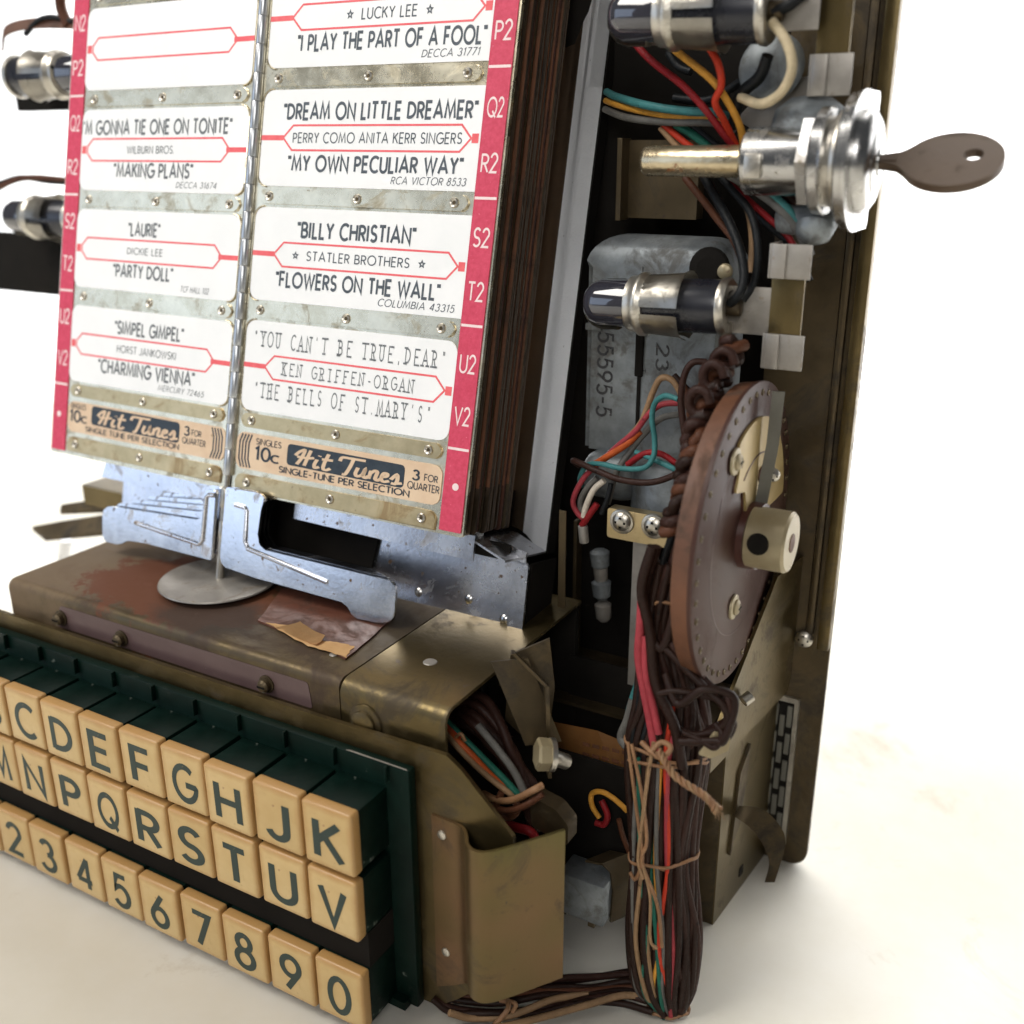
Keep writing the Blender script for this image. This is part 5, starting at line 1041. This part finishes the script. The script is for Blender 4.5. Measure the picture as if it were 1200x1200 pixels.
# wires lying on the table under the front plate
fw = thing('floor_wires', (3, 3.4, TZ), 'brown and tan wires lying on the table from the harness to the front plate', 'wires')
for k in range(9):
    j = k - 4
    pts = [V(p) + V((0, .14 * j + random.uniform(-.06, .06), random.uniform(0, .28))) for p in ((5.96,5.05,-6.7), (5.06,4.87,-6.75), (4.18,4.3,-6.78), (3.29,3.53,-6.75), (2.4,2.79,-6.72), (1.46,2.37,-6.7), (0.91,2.18,-6.6))]
    if k in (2, 6): pts = [p + V((.1 * i, -.15 * i, 0)) for i, p in enumerate(pts)]
    wire(fw, pts, .105, ['w_brown', 'w_choc', 'w_tan', 'w_brown', 'w_rust', 'w_brown', 'w_tan', 'w_choc', 'w_brown'][k])
wire(fw, [(2.54,2.65,-6.3), (2.83,2.31,-6.2), (2.75,2.1,-6.4), (2.55,1.88,-6.7)], .08, 'wax', 'tie'); wire(fw, [(2.48,2.48,-6.3), (2.93,2.49,-6.2), (2.9,2.38,-6.4)], .07, 'wax', 'tie')
# bundle inside the open end of the box
ib = thing('box_bundle', (1.5, 4, -2), 'tied bundle of dark brown wires with orange and green strands in the open box end', 'wire bundle')
for k in range(12):
    j = (k - 5.5) / 5.5
    pts = [V(p) + V((.12 * j + random.uniform(-.08, .08), .35 * random.uniform(-.3, 1), .45 * j * s_)) for p, s_ in zip([(-0.19,4.4,0.68),(0.65,4.2,0.72),(1.38,4.1,0.28),(1.99,4,-0.28),(2.49,3.9,-0.95),(2.75,3.9,-1.76)], (.6, 1, 1, .8, .45, .5))]
    wire(ib, pts, random.uniform(.12, .17), 'w_choc' if k % 3 else 'w_brown')
wire(ib, [(0.26,3.2,1.07),(0.78,3.1,0.79),(1.33,3.1,0.42),(1.83,3.2,-0.07),(2.31,3.3,-0.42),(2.43,3.4,-0.69)], .10, 'w_orange')
wire(ib, [(0.38,3.1,1.01),(0.84,3,0.71),(1.34,3,0.33),(1.87,3.1,-0.1),(2.39,3.2,-0.43),(2.53,3.3,-0.64)], .09, 'w_tan')
wire(ib, [(0.3,3.3,1.13),(0.9,3.3,0.72),(1.6,3.3,0.24),(2.14,3.3,-0.13),(2.58,3.3,-0.47)], .10, 'w_green')
wire(ib, [(0.31,3.2,1.04),(0.66,3.2,0.8),(0.92,3.2,0.63)], .13, 'w_vermilion')
wire(ib, [(1.35,3.4,1.1),(2.02,3.3,0.62),(2.46,3.3,0.15),(2.75,3.3,-0.37)], .11, 'w_grey')
for k, pp in enumerate(([(1.6,3.2,-0.7),(2.19,3,-0.58),(2.73,2.9,-0.28),(3.15,3,0.05),(3.3,3.2,0.12)], [(1.88,3.1,-0.92),(2.49,2.9,-0.71),(2.97,2.9,-0.39),(3.36,3.1,-0.04)], [(2.21,3.1,-0.38),(2.12,3,-0.75),(2.41,3,-1),(2.7,3,-0.7),(2.61,3,-0.33)])):
    wire(ib, pp, .10, 'w_rust' if k else 'wax', 'tie')
wire(ib, [(0.95,3,0.84),(1.13,2.95,1.03),(1.22,3,0.83)], .05, 'wax', 'tie')
wire(ib, [(1.82,3.4,-1.51),(2.33,3.4,-1.54),(2.87,3.4,-1.52),(3.01,3.5,-1.92)], .14, 'w_red')
# bolt with nut
bt = thing('hex_bolt', (2.83,3.9,0.42), 'pale hex nut on a stubby bolt in front of the amber card', 'bolt')
bm = bmn(); d_ = V((-.75, -.62, .15)).normalized(); p = V((2.97,4,0.43)); lathe(bm, p - d_ * .1, d_, [(0, .40), (.3, .42), (.36, .36)], 6); obj('nut', bm, 'ivory', bt, 20)
bm = bmn(); lathe(bm, p - d_ * .2, d_, [(0, .42), (.12, .42)], 24); cyl(bm, p, (3.24,4.6,-0.04), .20, 14, .03); obj('bolt', bm, 'nickel', bt, 40)
# amber card and yellow wire
bm = bmn(); vs_ = [(1.33,6.6,-0.38), (3.08,6.8,-0.35), (3.96,7,-0.61), (4.21,6.6,-2.36), (3.12,6.5,-2.35), (1.62,6.3,-2.29)]
prism(bm, [(0, 0), (1, 0), (1, 1), (0, 1)], (0, 0, 0), (1, 0, 0), (0, 1, 0), (0, 0, 1), 1) if False else None
a_ = [bm.verts.new(v) for v in vs_]; bm.faces.new(a_); bmesh.ops.solidify(bm, geom=bm.faces[:], thickness=.05)
o = obj('amber_card', bm, 'tag'); tag(o, 'amber brown fibre card with faint print behind the hex bolt', 'card')
bm = bmn()
for i in range(5):
    for j in range(4):
        p = V((2.82,6.5,-0.59)).lerp(V((3.85,6.8,-0.7)), i / 4) + V((0, -.05, -.32 * j)); box(bm, p.x, p.x + .2, p.y - .02, p.y, p.z - .1, p.z)
o2 = obj('faint_print', bm, 'wheelrim', o)
wy = thing('yellow_wire', (4.5, 5.8, -1.5), 'curled yellow wire end under the amber card', 'wire')
wire(wy, [(4.46,5.8,-1.83),(4.17,5.7,-1.54),(3.78,5.7,-1.42),(3.43,5.8,-1.65),(3.44,5.8,-2.02),(3.66,5.8,-2.33)], .085, 'w_yellow')
wire(wy, [(4.23,5.8,-2.18),(4.37,5.8,-2.67),(4.58,5.8,-3.13),(4.7,5.8,-3.5)], .085, 'w_rust')
wire(wy, [(3.67,5.9,-1.84),(3.9,5.8,-2.16),(3.81,5.8,-2.49),(3.56,5.8,-2.53)], .10, 'w_red')
# small solenoid block
so_ = thing('solenoid', (4, 5, -4.2), 'small grey metal block with a bent strap, between the rolled guard and the harness', 'solenoid')
q = V((3.35,4.6,-4.78))
bm = bmn(); box(bm, q.x - .3, q.x + 1.05, 4.6, 5.5, q.z, q.z + 1.28, .06); obj('coil_block', bm, 'zinc', so_, 40)
bm = bmn(); box(bm, q.x + .55, q.x + .75, 4.7, 4.9, q.z - .22, q.z + .02, .02); obj('pin', bm, 'brassdk', so_)
bm = bmn(); ribbon(bm, [V((q.x + 1.1, 5.0, q.z - .1)), V((q.x + 1.14, 5.0, q.z + .9)), V((q.x + 1.05, 5.0, q.z + 1.5)), V((q.x + .8, 5.0, q.z + 1.7)), V((q.x + .3, 5.0, q.z + 1.62))], (.5, .86, 0), .8, .07); obj('strap', bm, 'brassdk', so_, 40)
bm = bmn(); box(bm, q.x - 1.5, q.x - .2, 4.9, 5.3, q.z - .3, q.z + 1.2); box(bm, -1, q.x + 1.6, 6.2, 6.3, -5.4, -.9); obj('solenoid_mount', bm, 'black', so_)
# left hand wires
lf = thing('left_wires', (-21.5,10,15.38), 'blurred dark and rust wires round the two left bulb sockets', 'wires')
wire(lf, [(-21.01,10.2,18.44),(-20.24,10.2,18.83),(-19.59,10.3,18.91),(-18.76,10.4,18.72)], .10, 'w_black')
wire(lf, [(-19.2,10.4,19.68),(-19.23,10.4,19.16),(-19,10.4,18.63)], .2, 'w_rust')
wire(lf, [(-24.33,10.2,13.12),(-22.96,10.2,13.54),(-21.84,10.3,13.67),(-19.87,10.4,13.58)], .12, 'w_rust')
wire(lf, [(-24.02,10.4,13.43),(-22.71,10.4,13.66),(-21.28,10.4,13.56),(-19.89,10.4,13.52)], .12, 'w_black')

for o in bpy.data.objects:
    if '_o' in o: del o['_o']
